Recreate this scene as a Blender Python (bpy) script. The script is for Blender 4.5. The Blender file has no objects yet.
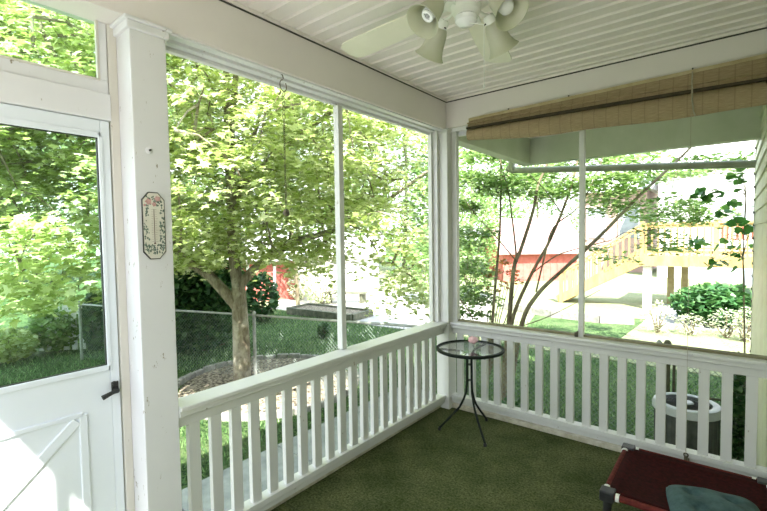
import bpy, bmesh, math, random
import numpy as np
from mathutils import Vector, Matrix
random.seed(7); RNG = np.random.default_rng(11)
scn = bpy.context.scene
col = scn.collection
PI = math.pi
GZ = -0.75                                    # level of the garden below the porch floor

# ------------------------------------------------------------------ materials
def srgb(r, g, b):
    f = lambda c: (c/255/12.92) if c/255 <= .04045 else ((c/255+.055)/1.055)**2.4
    return (f(r), f(g), f(b), 1)
def newmat(name):
    m = bpy.data.materials.new(name); m.use_nodes = True
    nt = m.node_tree; bs = nt.nodes['Principled BSDF']
    return m, nt, bs
def coords(nt, scale=(1, 1, 1), kind='Object'):
    tc = nt.nodes.new('ShaderNodeTexCoord'); mp = nt.nodes.new('ShaderNodeMapping')
    mp.inputs['Scale'].default_value = scale
    nt.links.new(tc.outputs[kind], mp.inputs['Vector']); return mp.outputs['Vector']
def noise(nt, vec, scale, detail=4, rough=.6):
    n = nt.nodes.new('ShaderNodeTexNoise'); n.inputs['Scale'].default_value = scale
    n.inputs['Detail'].default_value = detail; n.inputs['Roughness'].default_value = rough
    nt.links.new(vec, n.inputs['Vector']); return n.outputs['Fac']
def ramp(nt, fac, stops):
    r = nt.nodes.new('ShaderNodeValToRGB'); e = r.color_ramp.elements
    e[0].position, e[0].color = stops[0]; e[1].position, e[1].color = stops[-1]
    for p, c in stops[1:-1]:
        k = e.new(p); k.color = c
    nt.links.new(fac, r.inputs['Fac']); return r.outputs['Color']
def bump(nt, bs, h, strength=.3, dist=.01):
    b = nt.nodes.new('ShaderNodeBump'); b.inputs['Strength'].default_value = strength
    b.inputs['Distance'].default_value = dist
    nt.links.new(h, b.inputs['Height']); nt.links.new(b.outputs['Normal'], bs.inputs['Normal'])
def two(name, c1, c2, scale=8, rough=.6, lo=.35, hi=.65, bmp=0, bd=.01, sc=(1, 1, 1), metal=0, spec=.5, detail=4):
    m, nt, bs = newmat(name); v = coords(nt, sc); f = noise(nt, v, scale, detail)
    nt.links.new(ramp(nt, f, [(lo, c1), (hi, c2)]), bs.inputs['Base Color'])
    bs.inputs['Roughness'].default_value = rough; bs.inputs['Metallic'].default_value = metal
    bs.inputs['Specular IOR Level'].default_value = spec
    if bmp: bump(nt, bs, f, bmp, bd)
    return m
def worn_paint(name, base, dirt, amt=.68, rough=.45):
    """white paint with a few dark chips and faint scuffs"""
    m, nt, bs = newmat(name); v = coords(nt)
    f = noise(nt, v, 3.0, 6); c1 = ramp(nt, f, [(.3, base), (.75, tuple(x*.95 for x in base[:3])+(1,))])
    g = noise(nt, coords(nt, (1, 1, .45)), 26, 7, .75)
    k = ramp(nt, g, [(amt, (0, 0, 0, 1)), (amt+.03, (1, 1, 1, 1))])
    mx = nt.nodes.new('ShaderNodeMixRGB'); nt.links.new(k, mx.inputs['Fac'])
    nt.links.new(c1, mx.inputs['Color1']); mx.inputs['Color2'].default_value = dirt
    nt.links.new(mx.outputs['Color'], bs.inputs['Base Color']); bs.inputs['Roughness'].default_value = rough
    bump(nt, bs, g, .08, .002); return m
WHITE = (.775, .765, .79, 1)
M = {}
M['paint'] = worn_paint('porch_paint', WHITE, (.30, .25, .19, 1), .635)
M['paint_rail_dimmed'] = worn_paint('railing_paint_dimmed', (.655, .655, .625, 1), (.30, .25, .19, 1), .65)  # porch white greyed: dimmer light on rails and corner post put into colour
M['paint_door'] = worn_paint('door_paint', (.83, .87, .93, 1), (.55, .5, .48, 1), .76, .35)
M['paint_old'] = worn_paint('old_paint', (.70, .66, .60, 1), (.28, .2, .14, 1), .66)
M['paint_beam'] = worn_paint('beam_paint', (.80, .745, .72, 1), (.4, .37, .3, 1), .72)
M['eave'] = two('eave_paint', (.52, .56, .44, 1), (.60, .63, .52, 1), 3)
def soffit():
    m, nt, bs = newmat('ceiling_vinyl'); v = coords(nt); f = noise(nt, v, 2.5, 3)
    nt.links.new(ramp(nt, f, [(.3, (.85, .79, .75, 1)), (.7, (.88, .82, .78, 1))]), bs.inputs['Base Color'])
    bs.inputs['Roughness'].default_value = .45; return m
M['soffit'] = soffit()
def carpet():
    m, nt, bs = newmat('outdoor_carpet'); v = coords(nt)
    a = noise(nt, v, 75, 4, .8); b = noise(nt, v, 2.6, 7, .7)
    c1 = ramp(nt, a, [(.35, (.022, .032, .008, 1)), (.65, (.125, .14, .07, 1))])
    c2 = ramp(nt, b, [(.38, (.62, .68, .5, 1)), (.62, (1.3, 1.22, 1.15, 1))])
    mx = nt.nodes.new('ShaderNodeMixRGB'); mx.blend_type = 'MULTIPLY'; mx.inputs['Fac'].default_value = 1
    nt.links.new(c1, mx.inputs['Color1']); nt.links.new(c2, mx.inputs['Color2'])
    nt.links.new(mx.outputs['Color'], bs.inputs['Base Color']); bs.inputs['Roughness'].default_value = .95; bs.inputs['Specular IOR Level'].default_value = .1
    bump(nt, bs, a, .6, .004); return m
M['carpet'] = carpet()
M['pale_concrete'] = two('pale_concrete', (.52, .50, .47, 1), (.62, .60, .57, 1), 6, .85)
M['gutter'] = two('weathered_gutter', (.26, .28, .21, 1), (.36, .38, .30, 1), 5, .5)
M['curb'] = two('curb_paint', (.42, .38, .28, 1), (.60, .57, .47, 1), 20, .6)
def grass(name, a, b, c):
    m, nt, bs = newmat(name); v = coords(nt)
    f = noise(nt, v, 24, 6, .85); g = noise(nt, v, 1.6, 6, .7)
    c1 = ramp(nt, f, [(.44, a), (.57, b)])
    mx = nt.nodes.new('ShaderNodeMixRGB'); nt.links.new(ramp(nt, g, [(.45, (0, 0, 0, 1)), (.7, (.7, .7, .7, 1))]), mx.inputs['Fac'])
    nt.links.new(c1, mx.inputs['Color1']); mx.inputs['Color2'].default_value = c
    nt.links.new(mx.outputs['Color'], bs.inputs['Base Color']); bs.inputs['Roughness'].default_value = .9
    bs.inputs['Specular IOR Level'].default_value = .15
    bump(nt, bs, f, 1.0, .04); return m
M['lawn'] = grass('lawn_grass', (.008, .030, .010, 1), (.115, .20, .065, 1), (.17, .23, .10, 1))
M['lawn_sunlit'] = grass('sunlit_lawn', (.20, .24, .11, 1), (.32, .36, .20, 1), (.38, .38, .25, 1))  # paler copy of the lawn with the sunlight put into its colour
M['concrete'] = two('concrete', (.20, .22, .21, 1), (.31, .33, .31, 1), 6, .85, bmp=.2, detail=8)
M['driveway'] = two('driveway', (.22, .23, .25, 1), (.32, .33, .34, 1), 5, .9, detail=8)
M['gravel'] = two('gravel', (.36, .34, .31, 1), (.55, .53, .49, 1), 60, .9, bmp=.5)
M['mulch'] = two('mulch', (.045, .035, .022, 1), (.36, .31, .23, 1), 22, .95, bmp=1, bd=.03, lo=.4, hi=.6)
M['stone'] = two('stone', (.20, .20, .18, 1), (.38, .37, .33, 1), 9, .85, bmp=.4)
def bark(name, c1, c2, c3):
    m, nt, bs = newmat(name); f = noise(nt, coords(nt, (1, 1, .25)), 22, 6, .7)
    g = noise(nt, coords(nt), 3.2, 4)
    mx = nt.nodes.new('ShaderNodeMixRGB'); nt.links.new(ramp(nt, g, [(.5, (0, 0, 0, 1)), (.62, (.8, .8, .8, 1))]), mx.inputs['Fac'])
    nt.links.new(ramp(nt, f, [(.35, c1), (.65, c2)]), mx.inputs['Color1']); mx.inputs['Color2'].default_value = c3
    nt.links.new(mx.outputs['Color'], bs.inputs['Base Color']); bs.inputs['Roughness'].default_value = .9
    bump(nt, bs, f, .8, .02); return m
M['bark'] = bark('maple_bark', (.10, .08, .05, 1), (.27, .24, .17, 1), (.40, .38, .31, 1))
M['stem'] = bark('stem_bark', (.10, .08, .045, 1), (.22, .18, .11, 1), (.27, .25, .15, 1))
def leafmat(name, c1, c2, c3, trans=.45, gloss=.35):
    m, nt, bs = newmat(name)
    gi = nt.nodes.new('ShaderNodeNewGeometry')
    cr = ramp(nt, gi.outputs['Random Per Island'], [(0, c1), (.55, c2), (1, c3)])
    nt.links.new(cr, bs.inputs['Base Color']); bs.inputs['Roughness'].default_value = .42
    bs.inputs['Specular IOR Level'].default_value = gloss
    tr = nt.nodes.new('ShaderNodeBsdfTranslucent')
    hs = nt.nodes.new('ShaderNodeHueSaturation'); hs.inputs['Saturation'].default_value = 1.1; hs.inputs['Value'].default_value = 1.25
    hs.inputs['Hue'].default_value = .49
    nt.links.new(cr, hs.inputs['Color']); nt.links.new(hs.outputs['Color'], tr.inputs['Color'])
    mx = nt.nodes.new('ShaderNodeMixShader'); mx.inputs[0].default_value = trans
    out = nt.nodes['Material Output']
    nt.links.new(bs.outputs[0], mx.inputs[1]); nt.links.new(tr.outputs[0], mx.inputs[2]); nt.links.new(mx.outputs[0], out.inputs[0])
    return m
M['leaf'] = leafmat('maple_leaf', (.24, .33, .09, 1), (.48, .57, .24, 1), (.80, .84, .60, 1), .5)
M['blade'] = leafmat('grass_blade', (.02, .07, .02, 1), (.09, .19, .06, 1), (.28, .42, .18, 1), .3)
M['leaf_light'] = leafmat('feathery_leaf', (.12, .22, .06, 1), (.21, .34, .11, 1), (.34, .46, .20, 1))
M['leaf_far'] = leafmat('distant_leaf', (.13, .25, .07, 1), (.22, .36, .12, 1), (.40, .52, .25, 1))
M['leaf_dark'] = leafmat('ivy_leaf', (.02, .07, .025, 1), (.05, .13, .04, 1), (.12, .22, .08, 1), .25)
M['leaf_bush'] = leafmat('bush_leaf', (.03, .10, .03, 1), (.06, .17, .05, 1), (.13, .26, .09, 1), .3)
M['leaf_vine'] = leafmat('vine_leaf', (.04, .14, .03, 1), (.09, .24, .06, 1), (.18, .34, .1, 1), .3)
M['leaf_pale'] = leafmat('pale_flower_leaf', (.35, .45, .22, 1), (.55, .58, .40, 1), (.72, .70, .62, 1), .3)
M['leaf_red'] = leafmat('reddish_leaf', (.35, .16, .06, 1), (.45, .22, .08, 1), (.50, .35, .14, 1), .4)
M['siding'] = two('vinyl_siding', (.56, .57, .42, 1), (.64, .65, .50, 1), 3, .5)
M['black'] = two('black_metal', (.006, .010, .008, 1), (.010, .016, .012, 1), 20, .5, spec=.2)
M['black_plastic'] = two('black_plastic', (.012, .012, .013, 1), (.03, .03, .03, 1), 20, .45)
M['darkwood'] = two('screen_frame_wood', (.17, .15, .08, 1), (.25, .23, .14, 1), 12, .7)
M['galv'] = two('galvanised_wire', (.15, .20, .17, 1), (.25, .30, .27, 1), 30, .5, metal=.4)
M['galv_light'] = two('galvanised_pipe', (.30, .32, .30, 1), (.42, .44, .42, 1), 15, .5, metal=.5)
M['fence_dark'] = two('dark_gate_pipe', (.05, .055, .03, 1), (.12, .12, .07, 1), 15, .5)
M['ac'] = two('condenser_steel', (.05, .06, .055, 1), (.09, .10, .09, 1), 10, .55)
M['ac_top'] = two('condenser_top', (.42, .45, .50, 1), (.55, .58, .62, 1), 10, .4)
M['frost'] = None
def frosted():
    m, nt, bs = newmat('frosted_glass'); v = coords(nt); f = noise(nt, v, 12, 3)
    nt.links.new(ramp(nt, f, [(.3, (.68, .67, .52, 1)), (.7, (.76, .74, .62, 1))]), bs.inputs['Base Color'])
    bs.inputs['Roughness'].default_value = .3
    tr = nt.nodes.new('ShaderNodeBsdfTranslucent'); tr.inputs['Color'].default_value = (.62, .65, .5, 1)
    mx = nt.nodes.new('ShaderNodeMixShader'); mx.inputs[0].default_value = .4
    nt.links.new(bs.outputs[0], mx.inputs[1]); nt.links.new(tr.outputs[0], mx.inputs[2])
    nt.links.new(mx.outputs[0], nt.nodes['Material Output'].inputs[0]); return m
M['frost'] = frosted()
M['bulb'] = two('bulb_white', (.86, .86, .88, 1), (.92, .92, .94, 1), 5, .25)
M['fan'] = two('fan_cream', (.80, .765, .64, 1), (.84, .80, .68, 1), 6, .4)
M['fan_white'] = two('fan_white', (.78, .78, .74, 1), (.85, .85, .8, 1), 6, .3)
def glassmat(name, tint, refl=.10, rough=.0):
    m, nt, bs = newmat(name); nt.nodes.remove(bs)
    t = nt.nodes.new('ShaderNodeBsdfTransparent'); t.inputs['Color'].default_value = tint
    g = nt.nodes.new('ShaderNodeBsdfGlossy'); g.inputs['Roughness'].default_value = rough
    fr = nt.nodes.new('ShaderNodeFresnel'); ge = nt.nodes.new('ShaderNodeNewGeometry'); ma = nt.nodes.new('ShaderNodeMath'); ma.operation = 'MULTIPLY_ADD'
    ma.inputs[1].default_value = 1/1.45-1.45; ma.inputs[2].default_value = 1.45
    nt.links.new(ge.outputs['Backfacing'], ma.inputs[0]); nt.links.new(ma.outputs[0], fr.inputs['IOR'])
    mx = nt.nodes.new('ShaderNodeMixShader')
    nt.links.new(fr.outputs[0], mx.inputs[0]); nt.links.new(t.outputs[0], mx.inputs[1]); nt.links.new(g.outputs[0], mx.inputs[2])
    nt.links.new(mx.outputs[0], nt.nodes['Material Output'].inputs[0]); return m
M['glass'] = glassmat('door_glass', (.86, .95, .90, 1))
M['glass_table'] = glassmat('table_glass', (.95, .97, .96, 1), rough=.05)
def bamboo():
    m, nt, bs = newmat('bamboo_reeds')
    v = coords(nt)
    w = nt.nodes.new('ShaderNodeTexWave'); w.bands_direction = 'Z'; w.inputs['Scale'].default_value = 55
    w.inputs['Distortion'].default_value = 1.0; nt.links.new(v, w.inputs['Vector'])
    w2 = nt.nodes.new('ShaderNodeTexWave'); w2.bands_direction = 'X'; w2.inputs['Scale'].default_value = 4.3
    w2.inputs['Distortion'].default_value = .15; nt.links.new(v, w2.inputs['Vector'])
    n = noise(nt, coords(nt, (1.5, 1, 30)), 14, 4)
    c = ramp(nt, n, [(.3, (.29, .205, .105, 1)), (.7, (.52, .40, .245, 1))])
    mx = nt.nodes.new('ShaderNodeMixRGB'); mx.blend_type = 'MULTIPLY'; mx.inputs['Fac'].default_value = .55
    nt.links.new(c, mx.inputs['Color1']); nt.links.new(ramp(nt, w.outputs['Fac'], [(0, (.55, .5, .45, 1)), (.5, (1, 1, 1, 1))]), mx.inputs['Color2'])
    m2 = nt.nodes.new('ShaderNodeMixRGB'); nt.links.new(ramp(nt, w2.outputs['Fac'], [(0, (.6, .6, .6, 1)), (.03, (0, 0, 0, 1))]), m2.inputs['Fac'])
    nt.links.new(mx.outputs['Color'], m2.inputs['Color1']); m2.inputs['Color2'].default_value = (.22, .15, .08, 1)
    nt.links.new(m2.outputs['Color'], bs.inputs['Base Color']); bs.inputs['Roughness'].default_value = .7
    bump(nt, bs, w.outputs['Fac'], .5, .003); return m
M['bamboo'] = bamboo()
M['wood_strip'] = two('blind_batten', (.42, .33, .18, 1), (.55, .45, .28, 1), 10, .6)
M['gap_shade'] = two('painted_gap_shade', (.035, .025, .012, 1), (.07, .05, .028, 1), 12, .8)  # near-black colour for the shade in the blind's gap
M['cord'] = two('cord', (.30, .27, .2, 1), (.42, .38, .28, 1), 30, .8)
M['red_cloth'] = two('cot_fabric', (.018, .002, .002, 1), (.042, .004, .004, 1), 60, .9, bmp=.3, bd=.002, spec=.12)
M['red_edge'] = two('cot_edge', (.08, .012, .010, 1), (.14, .025, .020, 1), 40, .8, spec=.2)
M['blue'] = two('blue_cushion', (.025, .06, .065, 1), (.065, .12, .13, 1), 18, .85, bmp=.35, bd=.006)
M['pink'] = two('pink_petal', (.78, .40, .44, 1), (.88, .62, .66, 1), 8, .6)
M['pink_rose'] = two('painted_rose', (.52, .26, .25, 1), (.68, .42, .40, 1), 40, .6)
M['pink_dark'] = two('rose_petal', (.42, .12, .14, 1), (.6, .25, .28, 1), 20, .6)
M['green_leaf'] = two('painted_leaf', (.05, .09, .07, 1), (.16, .22, .17, 1), 60, .5)
M['rust'] = two('rust_wire', (.06, .06, .04, 1), (.14, .11, .07, 1), 40, .7)
M['red_barn'] = two('barn_red', (.42, .10, .08, 1), (.50, .15, .12, 1), 4, .7)
M['pink_roof'] = two('faded_roof', (.30, .185, .175, 1), (.38, .25, .235, 1), 3, .8)
M['white_wall'] = two('garage_white', (.74, .74, .74, 1), (.82, .82, .82, 1), 2, .7)
M['pinkhouse'] = two('pink_wall', (.40, .27, .24, 1), (.48, .34, .31, 1), 2, .8)
M['window_dark'] = two('window_panes', (.25, .28, .32, 1), (.38, .42, .46, 1), 3, .3)
M['deckwood'] = two('deck_wood', (.40, .27, .09, 1), (.52, .37, .15, 1), 6, .7, sc=(1, 1, .3))
M['deckred'] = two('red_deck_chair_wood', (.22, .06, .03, 1), (.34, .10, .05, 1), 6, .7)
M['deck_dark'] = two('weathered_post', (.30, .25, .13, 1), (.42, .36, .2, 1), 6, .8)
M['deck_white'] = two('white_post', (.74, .72, .66, 1), (.8, .79, .74, 1), 6, .7)
M['timber_dark'] = two('old_timber', (.07, .08, .05, 1), (.16, .16, .11, 1), 8, .9)
M['bluegrey'] = two('blue_grey_paint', (.30, .36, .44, 1), (.36, .42, .50, 1), 2, .3)
M['stained'] = two('thermometer_face', (.66, .63, .54, 1), (.76, .73, .65, 1), 10, .4)
M['mercury'] = two('ink', (.12, .06, .05, 1), (.2, .1, .08, 1), 10, .5)
M['screw'] = two('dark_screw', (.03, .03, .025, 1), (.07, .06, .05, 1), 10, .5)

# ------------------------------------------------------------------ mesh helpers
def box(bm, x0, x1, y0, y1, z0, z1):
    v = [bm.verts.new(c) for c in ((x0,y0,z0),(x1,y0,z0),(x1,y1,z0),(x0,y1,z0),(x0,y0,z1),(x1,y0,z1),(x1,y1,z1),(x0,y1,z1))]
    for f in ((3,2,1,0),(4,5,6,7),(0,1,5,4),(1,2,6,5),(2,3,7,6),(3,0,4,7)): bm.faces.new([v[i] for i in f])
    return v
def bar(bm, a, b, w, h, up=(0, 0, 1)):
    """rectangular bar from a to b, w across, h along up"""
    a, b = Vector(a), Vector(b); d = (b-a).normalized(); up = Vector(up)
    s = d.cross(up).normalized(); u = s.cross(d).normalized()
    vs = []
    for p in (a, b):
        for i, j in ((-1,-1),(1,-1),(1,1),(-1,1)): vs.append(bm.verts.new(p+s*i*w/2+u*j*h/2))
    for f in ((0,1,2,3),(7,6,5,4),(0,4,5,1),(1,5,6,2),(2,6,7,3),(3,7,4,0)): bm.faces.new([vs[i] for i in f])
def tube(bm, pts, rad, n=8, cap=True):
    pts = [Vector(p) for p in pts]
    if not isinstance(rad, (list, tuple)): rad = [rad]*len(pts)
    rings = []; s = None
    for i, p in enumerate(pts):
        d = (pts[min(i+1, len(pts)-1)]-pts[max(i-1, 0)]).normalized()
        if s is None:
            s = d.cross(Vector((0,0,1))) if abs(d.z) < .9 else d.cross(Vector((1,0,0)))
        s = (s-d*s.dot(d)).normalized(); t = d.cross(s)
        rings.append([bm.verts.new(p+(s*math.cos(2*PI*k/n)+t*math.sin(2*PI*k/n))*rad[i]) for k in range(n)])
    for a, b in zip(rings, rings[1:]):
        for k in range(n): bm.faces.new((a[k], a[(k+1)%n], b[(k+1)%n], b[k]))
    if cap:
        bm.faces.new(rings[0][::-1]); bm.faces.new(rings[-1])
def ring(bm, c, R, r, axis=(0,0,1), n=28, m=8, arc=1.0, start=0):
    c = Vector(c); ax = Vector(axis).normalized(); s = ax.orthogonal().normalized(); t = ax.cross(s); rg = []
    cnt = n if arc >= 1 else int(n*arc)+1
    for i in range(cnt):
        a = start+2*PI*i/n; d = s*math.cos(a)+t*math.sin(a)
        rg.append([bm.verts.new(c+d*(R+r*math.cos(2*PI*k/m))+ax*r*math.sin(2*PI*k/m)) for k in range(m)])
    for i in range(cnt if arc >= 1 else cnt-1):
        a, b = rg[i], rg[(i+1)%cnt]
        for k in range(m): bm.faces.new((a[k], b[k], b[(k+1)%m], a[(k+1)%m]))
def lathe(bm, prof, base=(0,0,0), axis=(0,0,1), n=24, closed=False):
    base = Vector(base); ax = Vector(axis).normalized(); s = ax.orthogonal().normalized(); t = ax.cross(s); rg = []
    for r, z in prof:
        r = max(r, 1e-4)
        rg.append([bm.verts.new(base+ax*z+(s*math.cos(2*PI*k/n)+t*math.sin(2*PI*k/n))*r) for k in range(n)])
    for a, b in zip(rg, rg[1:]):
        for k in range(n): bm.faces.new((a[k], a[(k+1)%n], b[(k+1)%n], b[k]))
    if closed: bm.faces.new(rg[0][::-1]); bm.faces.new(rg[-1])
def prism(bm, poly, ax, a, b):
    """poly of 2-D points extruded along axis index ax from a to b"""
    def P(p, v):
        q = list(p); q.insert(ax, v); return q
    A = [bm.verts.new(P(p, a)) for p in poly]; B = [bm.verts.new(P(p, b)) for p in poly]; n = len(poly)
    bm.faces.new(A[::-1]); bm.faces.new(B)
    for i in range(n): bm.faces.new((A[i], A[(i+1)%n], B[(i+1)%n], B[i]))
def obj(name, bm, mat, parent=None, smooth=False, bevel=0, loc=None):
    bmesh.ops.recalc_face_normals(bm, faces=bm.faces)
    me = bpy.data.meshes.new(name); bm.to_mesh(me); bm.free()
    me.materials.append(mat)
    if smooth:
        me.polygons.foreach_set('use_smooth', [True]*len(me.polygons))
        try: me.set_sharp_from_angle(angle=math.radians(40))
        except Exception: pass
    o = bpy.data.objects.new(name, me); col.objects.link(o)
    if parent is not None:
        o.parent = parent; o.matrix_parent_inverse = Matrix.Translation(-Vector(parent.location)) if parent.type == 'EMPTY' else Matrix()
        if parent.parent is not None and parent.type != 'EMPTY': pass
    if bevel:
        b = o.modifiers.new('bevel', 'BEVEL'); b.width = bevel; b.segments = 2; b.limit_method = 'ANGLE'
    return o
def tag(o, label, cat, group=None, kind=None):
    if label: o['label'] = label
    if cat: o['category'] = cat
    if group: o['group'] = group
    if kind: o['kind'] = kind
    return o
def thing(name, label, cat, loc=(0,0,0), group=None, kind=None):
    o = bpy.data.objects.new(name, None); o.location = loc; o.empty_display_size = .1; col.objects.link(o)
    return tag(o, label, cat, group, kind)
def struct(name, bm, mat, label=None, cat=None, **k):
    o = obj(name, bm, mat, **k); o['kind'] = 'structure'
    if label: o['label'] = label
    if cat: o['category'] = cat
    return o
def B(): return bmesh.new()
def mesh_np(name, V, nper, mat, parent=None):
    """V: (N,k,3) polygons"""
    N, k = V.shape[:2]; me = bpy.data.meshes.new(name)
    me.vertices.add(N*k); me.vertices.foreach_set('co', V.reshape(-1).astype(np.float32))
    me.loops.add(N*k); me.loops.foreach_set('vertex_index', np.arange(N*k, dtype=np.int32))
    me.polygons.add(N); me.polygons.foreach_set('loop_start', np.arange(0, N*k, k, dtype=np.int32))
    try: me.polygons.foreach_set('loop_total', np.full(N, k, dtype=np.int32))
    except Exception: pass
    me.update(calc_edges=True); me.materials.append(mat)
    o = bpy.data.objects.new(name, me); col.objects.link(o)
    if parent is not None:
        o.parent = parent
        if parent.type == 'EMPTY': o.matrix_parent_inverse = Matrix.Translation(-Vector(parent.location))
    return o
MAPLE = np.array([(0,-.5,0),(.12,-.25,0),(.42,-.34,-.04),(.30,-.08,0),(.52,.12,-.08),(.22,.12,0),(.0,.55,-.04),(-.22,.12,0),(-.52,.12,-.08),(-.30,-.08,0),(-.42,-.34,-.04),(-.12,-.25,0)])
HEART = np.array([(0,-.42,0),(.28,-.5,-.03),(.46,-.2,-.07),(.34,.15,-.03),(0,.55,-.06),(-.34,.15,-.03),(-.46,-.2,-.07),(-.28,-.5,-.03)])
DIAM = np.array([(0,-.5,0),(.32,0,-.06),(0,.5,0),(-.32,0,-.06)])
SLIM = np.array([(0,-.5,0),(.13,-.05,-.02),(0,.5,0),(-.13,-.05,-.02)])
def leaves(name, P, size, shape, mat, parent, tilt=.6, vary=.35, lean=None):
    N = len(P); a = RNG.uniform(0, 2*PI, N); t = np.abs(RNG.normal(0, tilt, N)); b = RNG.uniform(0, 2*PI, N)
    nrm = np.stack([np.sin(t)*np.cos(b), np.sin(t)*np.sin(b), np.cos(t)], 1)
    if lean is not None:
        nrm = nrm+np.array(lean); nrm /= np.linalg.norm(nrm, axis=1, keepdims=True)
    ref = np.stack([np.cos(a), np.sin(a), np.zeros(N)], 1)+1e-4
    u = np.cross(nrm, ref); u /= np.linalg.norm(u, axis=1, keepdims=True)+1e-9; v = np.cross(nrm, u)
    s = size*(1+RNG.uniform(-vary, vary, N))
    sh = shape[None]*s[:, None, None]
    V = P[:, None]+sh[..., 0:1]*u[:, None]+sh[..., 1:2]*v[:, None]+sh[..., 2:3]*nrm[:, None]
    return mesh_np(name, V, shape.shape[0], mat, parent)
def ell(n, c, r, shell=.0):
    d = RNG.normal(size=(n, 3)); d /= np.linalg.norm(d, axis=1, keepdims=True)
    q = (shell+(1-shell)*RNG.uniform(0, 1, n)**(1/2))[:, None]
    return np.array(c)+d*q*np.array(r)
def spray(centers, per, r, flat=.3, droop=.15):
    """flat layered sprays of leaves around each centre"""
    n = len(centers); C = np.repeat(centers, per, 0); a = RNG.uniform(0, 2*PI, n*per)
    q = np.sqrt(RNG.uniform(0, 1, n*per))*r*np.repeat(RNG.uniform(.6, 1.25, n), per)
    z = RNG.normal(0, r*flat*.5, n*per)-droop*(q/r)**2*r*1.5
    return C+np.stack([q*np.cos(a), q*np.sin(a), z], 1)

# ------------------------------------------------------------------ camera
cam = bpy.data.cameras.new('camera'); co = bpy.data.objects.new('camera', cam); col.objects.link(co); scn.camera = co
F, YAW, PITCH, ROLL, CX, CY = 433.6, -.674, -.045, -.014, 1.891, -3.245
cam.sensor_width = 36; cam.lens = F*36/767; cam.clip_start = .02; cam.clip_end = 500
fw = Vector((math.sin(YAW)*math.cos(PITCH), math.cos(YAW)*math.cos(PITCH), math.sin(PITCH)))
rt = Vector((math.cos(YAW), -math.sin(YAW), 0)); up = rt.cross(fw)
r2 = rt*math.cos(ROLL)+up*math.sin(ROLL); u2 = -rt*math.sin(ROLL)+up*math.cos(ROLL)
mt = Matrix((r2, u2, -fw)).transposed().to_4x4(); mt.translation = (CX, CY, 1.5); co.matrix_world = mt
CAM = Vector((CX, CY, 1.5))
def at(px, py, D):
    """the place in the garden seen at a pixel, D metres ahead"""
    return CAM+(fw+r2*((px-383.5)/F)-u2*((py-255.5)/F))*D

# ------------------------------------------------------------------ light
sd = Vector((-1.0, 1.0, -1.8)).normalized()
su = bpy.data.lights.new('sun', 'SUN'); su.energy = 9.0; su.angle = math.radians(.7); su.color = (1, .96, .88)
so = bpy.data.objects.new('sun', su); col.objects.link(so); so.rotation_euler = sd.to_track_quat('-Z', 'Y').to_euler()
w = bpy.data.worlds.new('sky'); scn.world = w; w.use_nodes = True; nt = w.node_tree
bg = nt.nodes['Background']
tc = nt.nodes.new('ShaderNodeTexCoord'); sp = nt.nodes.new('ShaderNodeSeparateXYZ'); nt.links.new(tc.outputs['Generated'], sp.inputs[0])
nt.links.new(ramp(nt, sp.outputs['Z'], [(0, (.97, .98, 1.02, 1)), (.35, (.86, .92, 1.02, 1)), (1, (.60, .76, 1.0, 1))]), bg.inputs['Color'])
bg.inputs['Strength'].default_value = 1.65
vs = scn.view_settings; vs.view_transform = 'Standard'; vs.look = 'None'; vs.gamma = 1; vs.use_curve_mapping = False
vs.exposure = 1.35

# ------------------------------------------------------------------ the porch shell
H, ZB = 2.64, 2.39
YE = -3.69                                       # the open front end of the porch
b = B(); box(b, -.16, 2.12, YE-.06, .12, -.10, 0); struct('floor', b, M['carpet'], 'worn green outdoor carpet over the porch floor', 'floor')
# ceiling: long vinyl panels running across the porch, with raised v grooves
b = B(); prof = []
step = .105; y = -3.73; pts = []
while y < 2.02:
    pts += [(y, H+.0), (y+.088, H), (y+.091, H+.014), (y+.096, H+.014), (y+.1005, H-.008)]
    y += step
vlo = [b.verts.new((-.02, p[0], p[1])) for p in pts]; vhi = [b.verts.new((2.12, p[0], p[1])) for p in pts]
for i in range(len(pts)-1): b.faces.new((vlo[i], vlo[i+1], vhi[i+1], vhi[i]))
struct('ceiling', b, M['soffit'], 'off-white grooved vinyl porch ceiling', 'ceiling')
b = B(); box(b, -.35, 2.3, -3.79, 2.16, H+.02, H+.14); prism(b, [(-.40, H+.14), (2.6, H+.14), (2.6, H+.8)], 1, -3.79, 2.16)
struct('trim_1', b, M['paint_beam'], 'porch roof above the ceiling', 'roof')
# beams
b = B(); box(b, -.16, 0, YE-.06, 0, ZB, H+.02)
struct('trim_2', b, M['paint_beam'], 'painted header beam above the left openings', 'beam', bevel=.004)
b = B(); box(b, -.16, 2.12, 0, .16, ZB+.01, H+.02)
struct('trim_3', b, M['paint_beam'], 'painted header beam above the rear opening', 'beam', bevel=.004)
b = B(); box(b, -.0, 2.12, YE-.06, YE, ZB-.04, H+.02)
struct('trim_4', b, M['paint_beam'], 'header beam over the open front end', 'beam')
b = B(); box(b, 0, .014, YE, 0, H-.018, H-.002); box(b, .0, 2.12, -.014, 0, H-.018, H-.002)
struct('trim_5', b, M['soffit'], 'thin channel strip where ceiling meets beams', 'trim')
b = B(); box(b, 0.0005, .004, YE, -.002, H-.026, H-.018); box(b, .002, 2.1, -.004, -.0005, H-.026, H-.018)
struct('trim_21', b, M['screw'], 'thin dark gap line where the ceiling channel meets the beams', 'trim')
# lower strips of the beams: screen stop boards
b = B(); box(b, -.055, -.012, -2.34, -.04, ZB-.010, ZB+.005); box(b, -.115, -.07, -2.34, -.04, ZB-.018, ZB+.005); box(b, -.15, -.120, -2.34, -.04, ZB-.035, ZB+.005)
struct('trim_6', b, M['paint'], 'stop boards below the left beam', 'trim', bevel=.002)
b = B(); box(b, .03, 2.1, .02, .05, ZB-.02, ZB+.01); box(b, .03, 2.1, .07, .11, ZB-.05, ZB+.01)
struct('trim_7', b, M['paint'], 'stop boards below the rear beam', 'trim', bevel=.002)
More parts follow.
